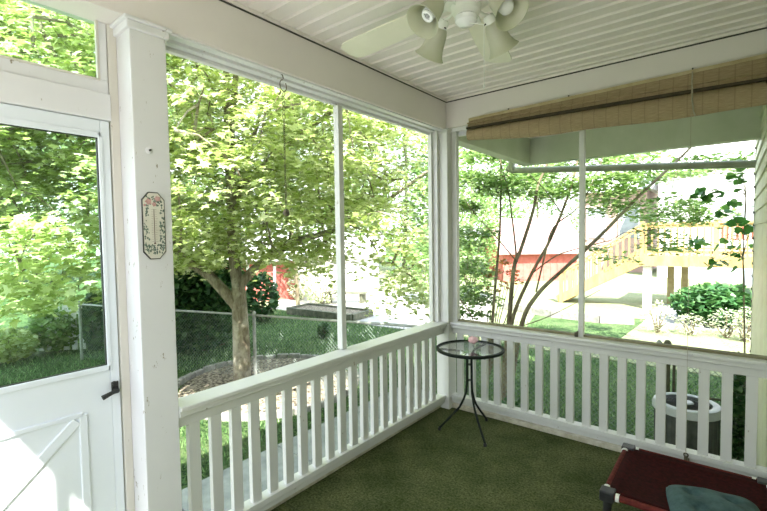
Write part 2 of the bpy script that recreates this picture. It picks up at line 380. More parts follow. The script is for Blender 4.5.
# outer fascia frame of the deeper roof behind
b = B(); box(b, -.12, 0.0, .16, 1.96, 2.335, H+.02); box(b, -.12, 2.1, 1.96, 2.08, 2.335, H+.02); 
struct('trim_8', b, M['eave'], 'greenish painted fascia boards of the roof beyond the rear screen', 'fascia', bevel=.004)
b = B(); box(b, -.25, -.175, -3.79, 2.13, 2.42, 2.72)
struct('trim_9', b, M['eave'], 'outer fascia board along the left roof edge', 'fascia')
# posts
b = B(); box(b, -.145, 0, -2.487, -2.342, 0, ZB-.001)
o = struct('trim_10', b, M['paint'], 'wide chipped white post between door and screen', 'post', bevel=.004)
b = B(); box(b, -.150, .012, -2.499, -2.332, ZB-.045, ZB-.012); box(b, -.150, .024, -2.511, -2.322, ZB-.014, ZB)
struct('trim_11', b, M['paint'], 'moulded cap at the top of the wide post', 'trim', bevel=.005)
b = B(); box(b, -.09, .03, -.04, .09, 0, ZB); 
struct('trim_12', b, M['paint_rail_dimmed'], 'white corner post behind the round table', 'post', bevel=.004)
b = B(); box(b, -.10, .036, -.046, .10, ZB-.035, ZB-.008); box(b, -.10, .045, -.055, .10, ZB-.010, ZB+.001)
struct('trim_13', b, M['paint_rail_dimmed'], 'moulded cap at the top of the corner post', 'trim', bevel=.004)
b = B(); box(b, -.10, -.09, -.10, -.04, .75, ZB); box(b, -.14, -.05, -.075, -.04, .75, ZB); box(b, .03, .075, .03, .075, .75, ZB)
struct('trim_14', b, M['paint_rail_dimmed'], 'screen stops beside the corner post', 'trim')
b = B(); box(b, -.11, -.09, -2.342, -2.325, .76, ZB-.08)
struct('trim_15', b, M['paint'], 'screen stop beside the wide post', 'trim')
# curbs under the railings
b = B(); box(b, -.14, -.055, -2.342, -.04, 0, .035); struct('baseboard_left', b, M['curb'], 'worn curb strip below the left railing', 'curb', bevel=.003)
b = B(); box(b, .03, 2.12, .015, .11, 0, .035); struct('baseboard_rear', b, M['curb'], 'worn curb strip below the rear railing', 'curb', bevel=.003)
b = B(); box(b, -.14, -.09, -2.342, -.04, -.75, 0); box(b, -.14, 2.1, .10, .14, -.75, 0); box(b, -.14, -.09, -3.8, -2.342, -.75, 0)
struct('trim_16', b, M['paint_old'], 'boards that skirt the porch below floor level', 'skirt')
# screen mullions: window_1 left opening, window_2 rear opening
b = B(); box(b, -.125, -.080, -1.222, -1.180, .76, ZB-.05)
struct('window_1', b, M['paint_rail_dimmed'], 'white upright bar dividing the left screened opening', 'window', bevel=.003)
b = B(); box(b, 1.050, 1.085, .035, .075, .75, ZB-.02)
w2 = struct('window_2', b, M['paint_rail_dimmed'], 'white upright bar dividing the rear screened opening', 'window', bevel=.003)
f = obj('screen_sill', (lambda q: (box(q, .03, 2.1, .045, .09, .752, .772), q)[1])(B()), M['darkwood'], w2); f['label'] = 'dark olive wooden sill under the screen'
b = B(); box(b, 1.045, 1.052, .020, .034, .752, .80); box(b, 1.030, 1.048, .02, .034, .752, .79)
obj('latch', b, M['rust'], w2)
# front (behind the camera) opening: slender mullion and rail
b = B(); box(b, .81, .845, YE-.03, YE, .76, ZB-.04); box(b, 0, 2.12, YE-.05, YE, .70, .76); box(b, 0, .1, YE-.06, YE, 0, ZB)
for i in range(18): box(b, .16+i*.11, .21+i*.11, YE-.04, YE-.015, .12, .70)
box(b, 0, 2.12, YE-.05, YE, .06, .12)
struct('trim_17', b, M['paint'], 'screen framing at the front end of the porch', 'trim')
# house walls
b = B(); box(b, 2.12, 2.40, -3.78, .02, GZ, H+.02)
struct('wall_right', b, M['siding'], 'house wall beside the porch', 'wall')
def clap(bm, y0, y1, z0, z1, x, ex=.135):
    z = z0
    while z < z1:
        t = min(ex, z1-z)
        pr_ = [(x+.016, z), (x-.002, z), (x+.012, z+t), (x+.016, z+t)]
        A = [bm.verts.new((p[0], y0, p[1])) for p in pr_]; C = [bm.verts.new((p[0], y1, p[1])) for p in pr_]
        bm.faces.new(A[::-1]); bm.faces.new(C)
        for i in range(4): bm.faces.new((A[i], A[(i+1)%4], C[(i+1)%4], C[i]))
        z += t
b = B(); clap(b, .12, 2.80, GZ+.15, 2.7, 2.088); box(b, 2.104, 2.4, .03, 2.80, GZ, 2.7)
ws = struct('wall_rear', b, M['siding'], 'pale clapboard house wall beyond the rear screen', 'wall')
b = B(); box(b, 2.086, 2.12, 2.80, 2.824, GZ, 2.75)
obj('corner_strip', b, M['deck_white'], ws)
b = B()
z = GZ+.15
while z < 2.6:
    box(b, 2.078, 2.092, 2.79, 2.812, z-.012, z+.012); z += .135
obj('siding_clips', b, M['screw'], ws)
b = B(); box(b, 2.6, 8, -3.8, 2.824, GZ, 4.3); prism(b, [(2.3, 4.3), (8.3, 4.3), (5.3, 5.4)], 1, -3.80, 3.0); box(b, 2.12, 2.6, -3.78, 2.82, 2.75, 4.3)
struct('wall_house', b, M['siding'], 'upper storey of the house', 'wall')

# ------------------------------------------------------------------ railings
def railing(name, label, axis, bal_pos, lo, hi, mat):
    r = thing(name, label, 'railing', (0, 0, 0) if axis == 'y' else (0, 0, 0))
    def bx(bm, u0, u1, v0, v1, z0, z1):
        if axis == 'y': box(bm, v0, v1, u0, u1, z0, z1)          # left railing, v = x
        else: box(bm, u0, u1, -v1, -v0, z0, z1)                  # rear railing, v = -y
    q = B(); bx(q, lo, hi, -.115, .022, .735, .757); obj('cap_rail', q, mat, r, bevel=.005)
    q = B(); bx(q, lo, hi, -.020, .006, .706, .736); bx(q, lo, hi, -.05, .0, .715, .736); obj('moulding', q, mat, r, bevel=.004)
    q = B(); bx(q, lo, hi, -.055, -.018, .655, .735); obj('top_rail', q, mat, r, bevel=.003)
    q = B(); bx(q, lo, hi, -.075, -.002, .085, .120); bx(q, lo, hi, -.06, -.012, .05, .09); obj('bottom_rail', q, mat, r, bevel=.003)
    for c in bal_pos:
        q = B(); bx(q, c-.027, c+.027, -.052, -.022, .115, .66); obj('baluster', q, mat, r, bevel=.002)
    return r
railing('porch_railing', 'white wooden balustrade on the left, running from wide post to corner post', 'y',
        [-.196-.1088*k for k in range(20)], -2.342, -.04, M['paint_rail_dimmed'])
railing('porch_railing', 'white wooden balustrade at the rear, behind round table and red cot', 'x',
        [.10+.1122*k for k in range(18)], .03, 2.10, M['paint_rail_dimmed'])

# ------------------------------------------------------------------ door and transom (recessed at x = -0.14)
X = -.14
b = B(); box(b, X-.03, X+.012, -2.520, -2.487, 0, ZB); box(b, X-.03, X+.012, -3.55, -3.49, 0, ZB)     # casings
struct('trim_18', b, M['paint_old'], 'chipped door casing beside the wide post', 'trim', bevel=.003)
b = B(); box(b, X-.03, X+.02, -3.49, -2.520, 1.992, 2.10)
struct('trim_19', b, M['paint'], 'header board between door and transom', 'trim', bevel=.004)
b = B(); box(b, X-.03, X+.006, -3.49, -2.522, 2.10, 2.155); box(b, X-.03, X+.006, -2.552, -2.522, 2.155, ZB); box(b, X-.03, X+.006, -3.49, -3.45, 2.155, ZB)
w3 = struct('window_3', b, M['paint'], 'transom window above the white door', 'window', bevel=.003)
b = B(); box(b, X-.012, X-.008, -3.45, -2.552, 2.155, ZB); obj('pane', b, M['glass'], w3)
b = B(); box(b, X-.005, X+.010, -2.561, -2.552, 2.155, ZB); box(b, X-.005, X+.01, -3.45, -2.552, 2.150, 2.158); obj('glazing_bead', b, M['paint_old'], w3)
Y0, Y1 = -3.485, -2.525
b = B(); XD = X+.006
box(b, X-.03, XD, Y1-.034, Y1, .03, 1.990); box(b, X-.03, XD, Y0, Y0+.04, .03, 1.990)
box(b, X-.03, XD, Y0+.04, Y1-.034, 1.930, 1.990); box(b, X-.03, XD, Y0+.04, Y1-.034, .03, .965)
d1 = struct('door_1', b, M['paint_door'], 'white storm door with large glass pane and crossbuck lower panel', 'door', bevel=.003)
b = B(); box(b, X-.014, X-.010, Y0+.04, Y1-.034, .965, 1.93); obj('glass_pane', b, M['glass'], d1)
b = B()
for (a0, a1, z0, z1) in ((Y1-.046, Y1-.030, .955, 1.94), (Y0+.036, Y0+.054, .955, 1.94), (Y0+.04, Y1-.034, .955, .978), (Y0+.04, Y1-.034, 1.917, 1.94)):
    box(b, XD-.004, XD+.009, a0, a1, z0, z1)
obj('glazing_frame', b, M['paint_door'], d1, bevel=.003)
b = B(); box(b, XD-.012, XD+.001, Y1-.050, Y1-.045, .975, 1.92); box(b, XD-.012, XD+.001, Y0+.05, Y1-.046, .976, .981); box(b, XD-.012, XD+.001, Y0+.05, Y1-.046, 1.914, 1.919)
obj('gasket', b, M['black_plastic'], d1)
# crossbuck
b = B(); yl, yr, zl, zh = -3.36, -2.665, .16, .80
def strip(p, q, wd=.040):
    bar(b, (XD+.003, *p), (XD+.003, *q), wd, .010, up=(1, 0, 0))
strip((yr, zl), (yr, zh), .03); strip((yl, zl), (yl, zh), .03); strip((yl, zh), (yr, zh), .02); strip((yl, zl), (yr, zl), .03)
def strip2(p, q, e):
    bar(b, (XD+.002+e, *p), (XD+.002+e, *q), .040, .010, up=(1, 0, 0))
strip2((yl+.02, zl+.02), (yr-.02, zh-.02), .001); strip2((yl+.02, zh-.02), (yr-.02, zl+.02), .0025)
obj('crossbuck_moulding', b, M['paint_door'], d1, bevel=.004)
# handle: small black lever latch
hd = B(); cy, cz = -2.545, .872
box(hd, XD, XD+.008, cy-.014, cy+.012, cz-.022, cz+.030); tube(hd, [(XD+.004, cy-.003, cz), (XD+.040, cy-.003, cz)], .008)
h1 = obj('door_latch', hd, M['black_plastic'], d1, bevel=.002); h1['label'] = 'black lever latch'
hd = B(); tube(hd, [(XD+.036, cy, cz), (XD+.044, cy-.03, cz-.004), (XD+.044, cy-.062, cz-.014)], [.009, .0085, .011]); obj('lever', hd, M['black_plastic'], h1)
hd = B(); tube(hd, [(XD+.01, cy-.006, cz+.026), (XD+.022, cy-.006, cz+.026)], .009); obj('lock_button', hd, M['black_plastic'], h1)
b = B(); box(b, X+.0, X+.014, -2.521, -2.513, .83, .91); struct('trim_20', b, M['paint_old'], 'strike plate beside the door latch', 'trim')

# ------------------------------------------------------------------ thermometer and knob on the wide post
t = thing('wall_thermometer', 'long octagonal wall thermometer with painted roses on the wide white post', 'thermometer', (0, -2.421, 1.556))
yc, zc, wy, hz = -2.421, 1.556, .046, .140
def octo(s, e=0):
    w_, h_ = wy*s+e, hz*s+e
    return [(yc-w_*.42, zc-h_), (yc+w_*.42, zc-h_), (yc+w_, zc-h_*.78), (yc+w_, zc+h_*.78), (yc+w_*.42, zc+h_), (yc-w_*.42, zc+h_), (yc-w_, zc+h_*.78), (yc-w_, zc-h_*.78)]
b = B(); prism(b, octo(1), 0, .001, .006); obj('rim', b, M['screw'], t)
b = B(); prism(b, octo(1, -.004), 0, .001, .008); obj('face', b, M['stained'], t)
b = B(); tube(b, [(.009, yc, zc-.07), (.009, yc, zc+.07)], .0012, 6); lathe(b, [(.0, 0), (.004, .001), (0, .005)], (.008, yc, zc-.073), (1, 0, 0), 10)
obj('glass_tube', b, M['mercury'], t)
b = B()
for i in range(15): box(b, .008, .0086, yc+.004, yc+.004+(.012 if i % 5 == 0 else .007), zc-.066+i*.0095, zc-.0652+i*.0095); box(b, .008, .0086, yc-.011, yc-.004, zc-.066+i*.0095, zc-.0652+i*.0095)
obj('scale_marks', b, M['mercury'], t)
def blob(bm, y, z, r, n=6, x=.0083):
    c = bm.verts.new((x+.001, y, z)); vs_ = []
    for k in range(n*2):
        a = PI*k/n; rr = r*(1 if k % 2 else .72); vs_.append(bm.verts.new((x, y+math.cos(a)*rr, z+math.sin(a)*rr)))
    for k in range(n*2): bm.faces.new((c, vs_[k], vs_[(k+1) % (n*2)]))
b = B()
for y, z, r in ((-.020, .100, .015), (.016, .113, .014), (.002, .090, .011), (-.036, .085, .006)): blob(b, yc+y, zc+z, r, 5, .0086)
obj('painted_roses', b, M['pink_rose'], t)
b = B(); random.seed(3)
for i in range(230):
    s = random.choice((-1, 1)); k = random.random()
    if k < .35: y, z = random.uniform(-.036, .036), random.uniform(-.118, -.078)
    elif k < .55: y, z = random.uniform(-.034, .034), random.uniform(.082, .122)
    else: y, z = s*random.uniform(.022, .041), random.uniform(-.10, .09)
    if abs(y) > .03 and abs(z) > .11: continue
    blob(b, yc+y, zc+z, random.uniform(.003, .0062), 2, .0081)
obj('painted_leaves', b, M['green_leaf'], t)
t = thing('hook_plate', 'small round white hook plate on the wide post above the thermometer', 'hook', (0, -2.428, 1.868))
b = B(); lathe(b, [(.0, .0), (.014, .0), (.014, .004), (.008, .008), (.0, .009)], (0, -2.428, 1.868), (1, 0, 0)); obj('plate', b, M['paint'], t, smooth=True)
b = B(); lathe(b, [(.0, .008), (.005, .008), (.004, .016), (.0, .017)], (0, -2.428, 1.868), (1, 0, 0), 12); obj('screw', b, M['screw'], t)

# ------------------------------------------------------------------ hook and chain in the left opening
t = thing('hanging_chain', 'thin rusty chain hanging from a hook under the left beam', 'chain', (-.06, -1.69, ZB))
hx, hy = -.012, -1.715
b = B(); tube(b, [(hx-.02, hy, ZB-.005), (hx+.0, hy, ZB-.014), (hx+.006, hy, ZB-.035)], .003, 6); ring(b, (hx+.004, hy, ZB-.072), .030, .0026, (1, .3, 0), 20, 6, .85, .9); obj('hook', b, M['rust'], t)
b = B(); z = ZB-.105; k = 0
while z > 1.66:
    r_ = .013 if z > 2.16 else .0065
    ring(b, (hx+.004, hy, z-r_), r_, .0014, (1, .2, 0) if k % 2 else (.2, 1, 0), 12, 5); z -= 2*r_-.002; k += 1
obj('links', b, M['rust'], t)
b = B(); lathe(b, [(0, -.020), (.012, -.018), (.018, -.004), (.014, .012), (.004, .02), (0, .021)], (hx+.004, hy, 1.635), n=12)
o = obj('hanging_bell', b, M['rust'], t, smooth=True); o['label'] = 'small reddish brown bell at the end of the chain'

# ------------------------------------------------------------------ bamboo blind
t = thing('bamboo_blind', 'rolled-up bamboo blind hanging across the top of the rear opening', 'blind', (1.14, -.04, 2.4))
xs = np.linspace(.225, 2.09, 40)
top = lambda x: 2.425+.017*(x-.22)
mid = lambda x: 2.350-.030*((x-.22)/1.85)**1.4
bot = lambda x: 2.256-.055*min(1, (x-.22)/.7)**1.0-.018*max(0, (x-.92)/1.15)+.006*math.sin(x*7)
def loft(profile_fn, name, mat, parent, closed=True):
    bm = B(); R = []
    for x in xs: R.append([bm.verts.new((x, yy, zz)) for yy, zz in profile_fn(x)])
    n = len(R[0])
    for a, c in zip(R, R[1:]):
        for k in range(n): bm.faces.new((a[k], a[(k+1) % n], c[(k+1) % n], c[k]))
    bm.faces.new(R[0][::-1]); bm.faces.new(R[-1]); return obj(name, bm, mat, parent, smooth=True)
loft(lambda x: [(-.014, top(x)), (-.026, top(x)), (-.040, (top(x)+mid(x))/2), (-.052, mid(x)+.028), (-.058, mid(x)+.012), (-.048, mid(x)+.006), (-.02, mid(x)+.010)], 'valance', M['bamboo'], t)
def rollp(x):
    zc_, h = (mid(x)+bot(x))/2, (mid(x)-bot(x))/2
    o = []
    for k in range(14):
        a = 2*PI*k/14; o.append((-.040+.036*math.cos(a), zc_+h*math.sin(a)*(1 if math.sin(a) < 0 else .96)))
    return o
loft(rollp, 'rolled_bundle', M['bamboo'], t)
loft(lambda x: [(-.060, mid(x)+.012), (-.076, mid(x)+.010), (-.078, mid(x)-.004), (-.060, mid(x)-.006-.006*math.sin(PI*(x-.22)/1.87))], 'gap_shade_strip', M['gap_shade'], t)  # dark strip drawn as the shadow between valance and rolled bundle
loft(lambda x: [(-.048, mid(x)+.050), (-.060, mid(x)+.049), (-.062, mid(x)+.040), (-.052, mid(x)+.038)], 'fold', M['bamboo'], t)
loft(lambda x: [(-.004, top(x)+.014), (-.034, top(x)+.014), (-.034, top(x)-.006), (-.004, top(x)-.006)], 'head_batten', M['wood_strip'], t)
for x in (.55, .99, 1.70):
    b = B(); hz_ = top(x)+.016; tube(b, [(x, -.001, hz_+.012), (x, -.012, hz_+.012), (x, -.014, hz_)], .004, 6)
    obj('hanger_hook', b, M['screw'], t)
b = B()
xk = 1.70
tube(b, [(xk, -.036, top(xk)), (xk, -.06, (top(xk)+mid(xk))/2), (xk+.003, -.074, mid(xk)+.01), (xk+.004, -.080, mid(xk)-.06), (xk+.012, -.082, bot(xk)+.02), (xk+.02, -.078, bot(xk)-.004)], .0045, 6)
tube(b, [(xk+.0, -.079, bot(xk)+.02), (xk, -.034, 1.2), (xk, -.027, .76), (xk+.0, -.024, .3), (xk, -.015, .10)], .0012, 5)
o = obj('pull_cord', b, M['cord'], t)
t = thing('cord_cleat', 'small rusty cord cleat on the rear bottom rail', 'cleat', (1.70, -.0, .10))
b = B(); ring(b, (1.70, -.002, .105), .011, .004, (0, 1, 0), 16, 6); box(b, 1.69, 1.71, -.008, .004, .07, .095); obj('eye', b, M['rust'], t)
b = B(); tube(b, [(1.715, -.008, .09), (1.716, -.012, .06)], .004, 6); obj('peg', b, M['rust'], t)

# ------------------------------------------------------------------ ceiling fan
FX, FY = 1.06, -1.66
t = thing('ceiling_fan', 'cream ceiling fan with four frosted bell shades', 'ceiling fan', (FX, FY, H))
c0 = (FX, FY, 0)
b = B(); lathe(b, [(.0, 2.64), (.075, 2.638), (.07, 2.60), (.03, 2.58), (.02, 2.575)], c0); obj('canopy', b, M['fan_white'], t, smooth=True)
b = B(); tube(b, [(FX, FY, 2.60), (FX, FY, 2.50)], .012); obj('downrod', b, M['fan_white'], t)
b = B(); lathe(b, [(.0, 2.52), (.06, 2.518), (.105, 2.49), (.11, 2.45), (.095, 2.42), (.05, 2.405), (0, 2.40)], c0, n=32); obj('motor_housing', b, M['fan_white'], t, smooth=True)
b = B(); lathe(b, [(.0, 2.42), (.055, 2.415), (.06, 2.40), (.055, 2.378), (.03, 2.362), (.0, 2.36)], c0, n=28); obj('light_hub', b, M['fan_white'], t, smooth=True)
b = B(); lathe(b, [(0, 2.325), (.028, 2.329), (.043, 2.343), (.045, 2.36), (.03, 2.372)], c0, n=24); o = obj('bottom_globe', b, M['bulb'], t, smooth=True)
for ang in (175, 103, 31, -41, -113):
    a = math.radians(ang); d = Vector((math.cos(a), math.sin(a), 0)); s = Vector((-math.sin(a), math.cos(a), 0)); tl = .13
    bm = B(); L = []
    prof_ = [(.17, .045), (.22, .055), (.40, .066), (.58, .072), (.66, .070), (.692, .052), (.702, .02)]
    for side, dz in ((1, .0), (-1, .0)):
        pass
    topv, botv = [], []
    outline = [(r, wv) for r, wv in prof_]+[(r, -wv) for r, wv in prof_[::-1]]
    for r, wv in outline:
        p = Vector((FX, FY, 2.43))+d*r+s*wv+Vector((0, 0, wv*math.sin(tl)*1.3))
        topv.append(bm.verts.new(p+Vector((0, 0, .003)))); botv.append(bm.verts.new(p-Vector((0, 0, .003))))
    bm.faces.new(topv); bm.faces.new(botv[::-1]); n = len(topv)
    for i in range(n): bm.faces.new((botv[i], botv[(i+1) % n], topv[(i+1) % n], topv[i]))
    bl = obj('blade', bm, M['fan'], t)
    bm = B(); bar(bm, Vector((FX, FY, 2.43))+d*.08, Vector((FX, FY, 2.425))+d*.20, .03, .008); tube(bm, [Vector((FX, FY, 2.423))+d*.19+s*.02, Vector((FX, FY, 2.419))+d*.19+s*.02], .006, 6)
    obj('blade_iron', bm, M['fan_white'], bl)
for k, ang in enumerate((-107, -17, 73, 163)):
    a = math.radians(ang); d = Vector((math.cos(a), math.sin(a), 0)); ax = (d*math.sin(math.radians(40))+Vector((0, 0, -math.cos(math.radians(40))))).normalized()
    hub = Vector((FX, FY, 2.39)); nk = hub+d*.125+Vector((0, 0, .012))
    bm = B(); tube(bm, [hub+d*.04, hub+d*.075+Vector((0, 0, .014)), hub+d*.10+Vector((0, 0, .008)), nk], .006, 8)
    arm = obj('lamp_arm', bm, M['fan_white'], t)
    bm = B(); lathe(bm, [(.0, -.002), (.018, 0), (.024, .008), (.025, .032), (.022, .034)], nk, ax, 20); obj('socket', bm, M['fan_white'], arm, smooth=True)
    for j in range(3):
        bm = B(); s1 = ax.orthogonal().normalized(); s2 = ax.cross(s1); q = s1*math.cos(j*2.1)+s2*math.sin(j*2.1)
        tube(bm, [nk+ax*.024+q*.022, nk+ax*.024+q*.034], .003, 6)
        obj('thumb_screw', bm, M['screw'], arm)
    bm = B(); prof_ = [(.021, .030), (.029, .038), (.037, .058), (.042, .088), (.047, .118), (.056, .142), (.067, .155)]
    lathe(bm, prof_+[(r-.0025, z) for r, z in prof_[::-1]], nk, ax, 32); obj('bell_shade', bm, M['frost'], arm, smooth=True)
    bm = B(); lathe(bm, [(.0, .034), (.016, .036), (.018, .06), (.012, .066)], nk, ax, 16)
    if k == 1:
        lathe(bm, [(.012, .066), (.022, .085), (.029, .105), (.027, .124), (.016, .136), (.0, .139)], nk, ax, 20)
    else:
        s1 = ax.orthogonal().normalized(); s2 = ax.cross(s1); pts = []
        for i in range(60):
            th = i*.42; pts.append(nk+ax*(.066+.058*i/59)+(s1*math.cos(th)+s2*math.sin(th))*.020)
        tube(bm, pts, .0068, 7)
    obj('bulb', bm, M['bulb'], arm, smooth=True)
bm = B(); pc = at(484, 30, 1.62); pb = at(484, 84, 1.62)
tube(bm, [pc+Vector((0, 0, .02)), Vector((pc.x, pc.y, pb.z))], .0013, 6); lathe(bm, [(0, 0), (.004, .003), (.003, .016), (0, .02)], (pc.x, pc.y, pb.z-.015), n=8)
tube(bm, [(FX, FY, 2.34), (pc.x, pc.y, pc.z+.02)], .002, 6)
obj('pull_chain', bm, M['fan_white'], t)

# ------------------------------------------------------------------ round bistro table
TX, TY, TZ = .372, -.312, .643
t = thing('bistro_table', 'small round glass-topped table with black metal legs in the porch corner', 'table', (TX, TY, 0))
b = B(); lathe(b, [(.232, .0), (.236, -.012), (.250, -.014), (.254, -.004), (.252, .006), (.236, .008), (.232, 0)], (TX, TY, TZ), n=48); obj('rim', b, M['black'], t, smooth=True)
b = B(); lathe(b, [(.0, .0), (.233, .0), (.233, .006), (.0, .006)], (TX, TY, TZ-.004), n=48); obj('glass_top', b, M['glass_table'], t)
for k, (fx, fy) in enumerate(((.161, -.425), (.566, -.460), (.385, -.055))):
    d = Vector((fx-TX, fy-TY, 0)); L = d.length; d.normalize(); P = lambda r, z: Vector((TX, TY, z))+d*r
    b = B(); s0 = .018
    prof_ = [(L, .010), (L*.80, .062), (L*.55, .128), (L*.33, .19), (.05, .25), (.030, .31), (s0+.006, .38), (s0+.004, .55), (.030, .595), (.06, .618), (.12, .626), (.235, .630)]
    tube(b, [P(r, z) for r, z in prof_], .0085, 8); lg = obj('leg', b, M['black'], t, smooth=True)
    b = B(); tube(b, [P(L-.004, .0), P(L-.008, .02)], .012, 8); obj('foot_cap', b, M['black_plastic'], lg)
for z in (.40, .52):
    b = B(); ring(b, (TX, TY, z), .016, .004, (0, 0, 1), 16, 6); obj('collar', b, M['black'], t)
t = thing('silk_flower', 'pink artificial flower lying on the glass table top', 'flower', (TX+.01, TY+.02, TZ+.006))
fc = Vector((TX+.015, TY+.02, TZ+.032))
b = B()
for k in range(11):
    a = k*2.4; el = .45+.10*k/2; r_ = .026-.001*k
    d = Vector((math.cos(a)*math.cos(el), math.sin(a)*math.cos(el), math.sin(el)*.95)); s = d.cross(Vector((0, 0, 1))).normalized(); u_ = s.cross(d)
    for q, (w0, w1) in enumerate(((0, .018),)):
        g = []
        for i in range(5):
            tt = i/4; wv = .030*math.sin(PI*(.18+.74*tt)); cpt = fc+d*(.004+.052*tt)+u_*(.014*tt*tt)
            g.append([b.verts.new(cpt-s*wv+u_*.008), b.verts.new(cpt-u_*.002), b.verts.new(cpt+s*wv+u_*.008)])
        for A_, C_ in zip(g, g[1:]):
            b.faces.new((A_[0], A_[1], C_[1], C_[0])); b.faces.new((A_[1], A_[2], C_[2], C_[1]))
o = obj('petals', b, M['pink'], t, smooth=True); m_ = o.modifiers.new('thick', 'SOLIDIFY'); m_.thickness = .0015
b = B(); tube(b, [fc-Vector((0, 0, .01)), fc+Vector((.03, -.045, -.016)), fc+Vector((.05, -.07, -.019))], .003, 6); obj('stem', b, M['green_leaf'], t)

# ------------------------------------------------------------------ dog cot with cushion
t = thing('dog_cot', 'dark red raised dog cot on the floor by the rear balustrade', 'dog bed', (1.75, -.6, 0))
x0, x1, y0, y1, cz = 1.42, 2.07, -.895, -.30, .185
for (px_, py_) in ((x0, y0), (x0, y1), (x1, y0), (x1, y1)):
    sx = 1 if px_ == x0 else -1; sy = 1 if py_ == y0 else -1
    b = B(); box(b, px_-.022 if sx > 0 else px_-.045, px_+.045 if sx > 0 else px_+.022, py_-.022 if sy > 0 else py_-.045, py_+.045 if sy > 0 else py_+.022, cz-.03, cz+.022)
    tube(b, [(px_+sx*.012, py_+sy*.012, cz-.02), (px_+sx*.006, py_+sy*.006, .0)], [.022, .018], 10)
    lg = obj('corner_leg', b, M['black_plastic'], t, bevel=.008)
    b = B(); box(b, px_+sx*.046-.012, px_+sx*.046+.012, py_-.026, py_+.026, cz-.012, cz+.024) if False else tube(b, [(px_+sx*.050, py_+sy*.0, cz+.0), (px_+sx*.066, py_+sy*.0, cz+.0)], .020, 12)
    o = obj('tube_collar', b, M['fan_white'], lg); o['label'] = 'white tube collar'; b = B()
    tube(b, [(px_, py_+sy*.050, cz), (px_, py_+sy*.066, cz)], .020, 12)
    o = obj('tube_collar', b, M['fan_white'], lg); o['label'] = 'white tube collar'
b = B()
for a_, c_ in (((x0, y0), (x1, y0)), ((x0, y1), (x1, y1))): tube(b, [(a_[0]+.03, a_[1], cz), (c_[0]-.03, c_[1], cz)], .016, 10)
for a_, c_ in (((x0, y0), (x0, y1)), ((x1, y0), (x1, y1))): tube(b, [(a_[0], a_[1]+.03, cz), (c_[0], c_[1]-.03, cz)], .016, 10)
o = obj('frame_sleeve', b, M['red_edge'], t, smooth=True); o['label'] = 'brighter red fabric sleeve around the frame tubes'
b = B(); n = 16; g = [[None]*(n+1) for _ in range(n+1)]
for i in range(n+1):
    for j in range(n+1):
        u_, v_ = i/n, j/n; e = min(u_, 1-u_, v_, 1-v_)
        g[i][j] = b.verts.new((x0+.012+(x1-x0-.024)*u_, y0+.012+(y1-y0-.024)*v_, cz+.014-.030*(math.sin(PI*u_)*math.sin(PI*v_))**.6+.002*math.sin(9*u_+5*v_)))
for i in range(n):
    for j in range(n): b.faces.new((g[i][j], g[i+1][j], g[i+1][j+1], g[i][j+1]))
o = obj('sling', b, M['red_cloth'], t, smooth=True); m_ = o.modifiers.new('thick', 'SOLIDIFY'); m_.thickness = .004
t = thing('seat_cushion', 'tufted blue-grey cushion lying on the red dog cot', 'cushion', (1.84, -.80, cz))
b = B(); n = 28; cx_, cy_, hw, hh = 1.865, -.80, .185, .17; rot = math.radians(12)
def cush(u_, v_, s):
    e = (1-abs(u_)**4)*(1-abs(v_)**4); tu = sum(math.exp(-((u_-a)**2+(v_-c)**2)/.02) for a in (-.4, .4) for c in (-.4, .4))
    z = .058*max(e, 0)**.5*(1 if s > 0 else .35)-(.035*tu if s > 0 else 0)+.004*math.sin(7*u_+3*v_)*(s > 0)*e
    x, y = u_*hw*(1-.05*abs(v_)**3), v_*hh*(1-.05*abs(u_)**3)
    return (cx_+x*math.cos(rot)-y*math.sin(rot), cy_+x*math.sin(rot)+y*math.cos(rot), .205+s*z)
for s in (1, -1):
    g = [[b.verts.new(cush(-1+2*i/n, -1+2*j/n, s)) for j in range(n+1)] for i in range(n+1)]
    for i in range(n):
        for j in range(n): b.faces.new((g[i][j], g[i+1][j], g[i+1][j+1], g[i][j+1]))
bmesh.ops.remove_doubles(b, verts=b.verts, dist=.0005)
obj('pad', b, M['blue'], t, smooth=True)
for a_ in (-.4, .4):
    for c_ in (-.4, .4):
        b = B(); p = cush(a_, c_, 1); lathe(b, [(0, .004), (.007, .003), (.008, 0), (0, -.001)], (p[0], p[1], p[2]-.001), n=10)
        obj('button', b, M['blue'], t)

# ================================================================== GARDEN
b = B(); n = 40
gv = [[b.verts.new((-60+120*i/n, -30+150*j/n, GZ-(0.0))) for j in range(n+1)] for i in range(n+1)]
for i in range(n):
    for j in range(n): b.faces.new((gv[i][j], gv[i+1][j], gv[i+1][j+1], gv[i][j+1]))
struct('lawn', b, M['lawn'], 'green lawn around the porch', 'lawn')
b = B(); box(b, -20, 14, 5.15, 45, GZ, GZ+.012); struct('yard', b, M['lawn_sunlit'], 'lawn of the yard beyond the fence, sunlight painted into its pale colour', 'lawn')
b = B()
for i in range(5): box(b, -1.87, -.16, -3.9+i*1.16, -3.9+(i+1)*1.16-.012, GZ, GZ+.03)
struct('walkway', b, M['concrete'], 'grey concrete walk beside the porch', 'walkway', bevel=.006)
b = B(); box(b, -2.4, 7, -10.5, -3.95, GZ, GZ+.03); struct('bounce_patio', b, M['pale_concrete'], 'added pale concrete terrace out of view, bouncing sunlight into the porch', 'terrace')  # added out of view to bounce sun up to the ceiling
b = B(); box(b, -40, -9.2, -3.4, -2.0, GZ, GZ+.012); struct('driveway', b, M['driveway'], 'shaded driveway seen through the door glass', 'driveway')
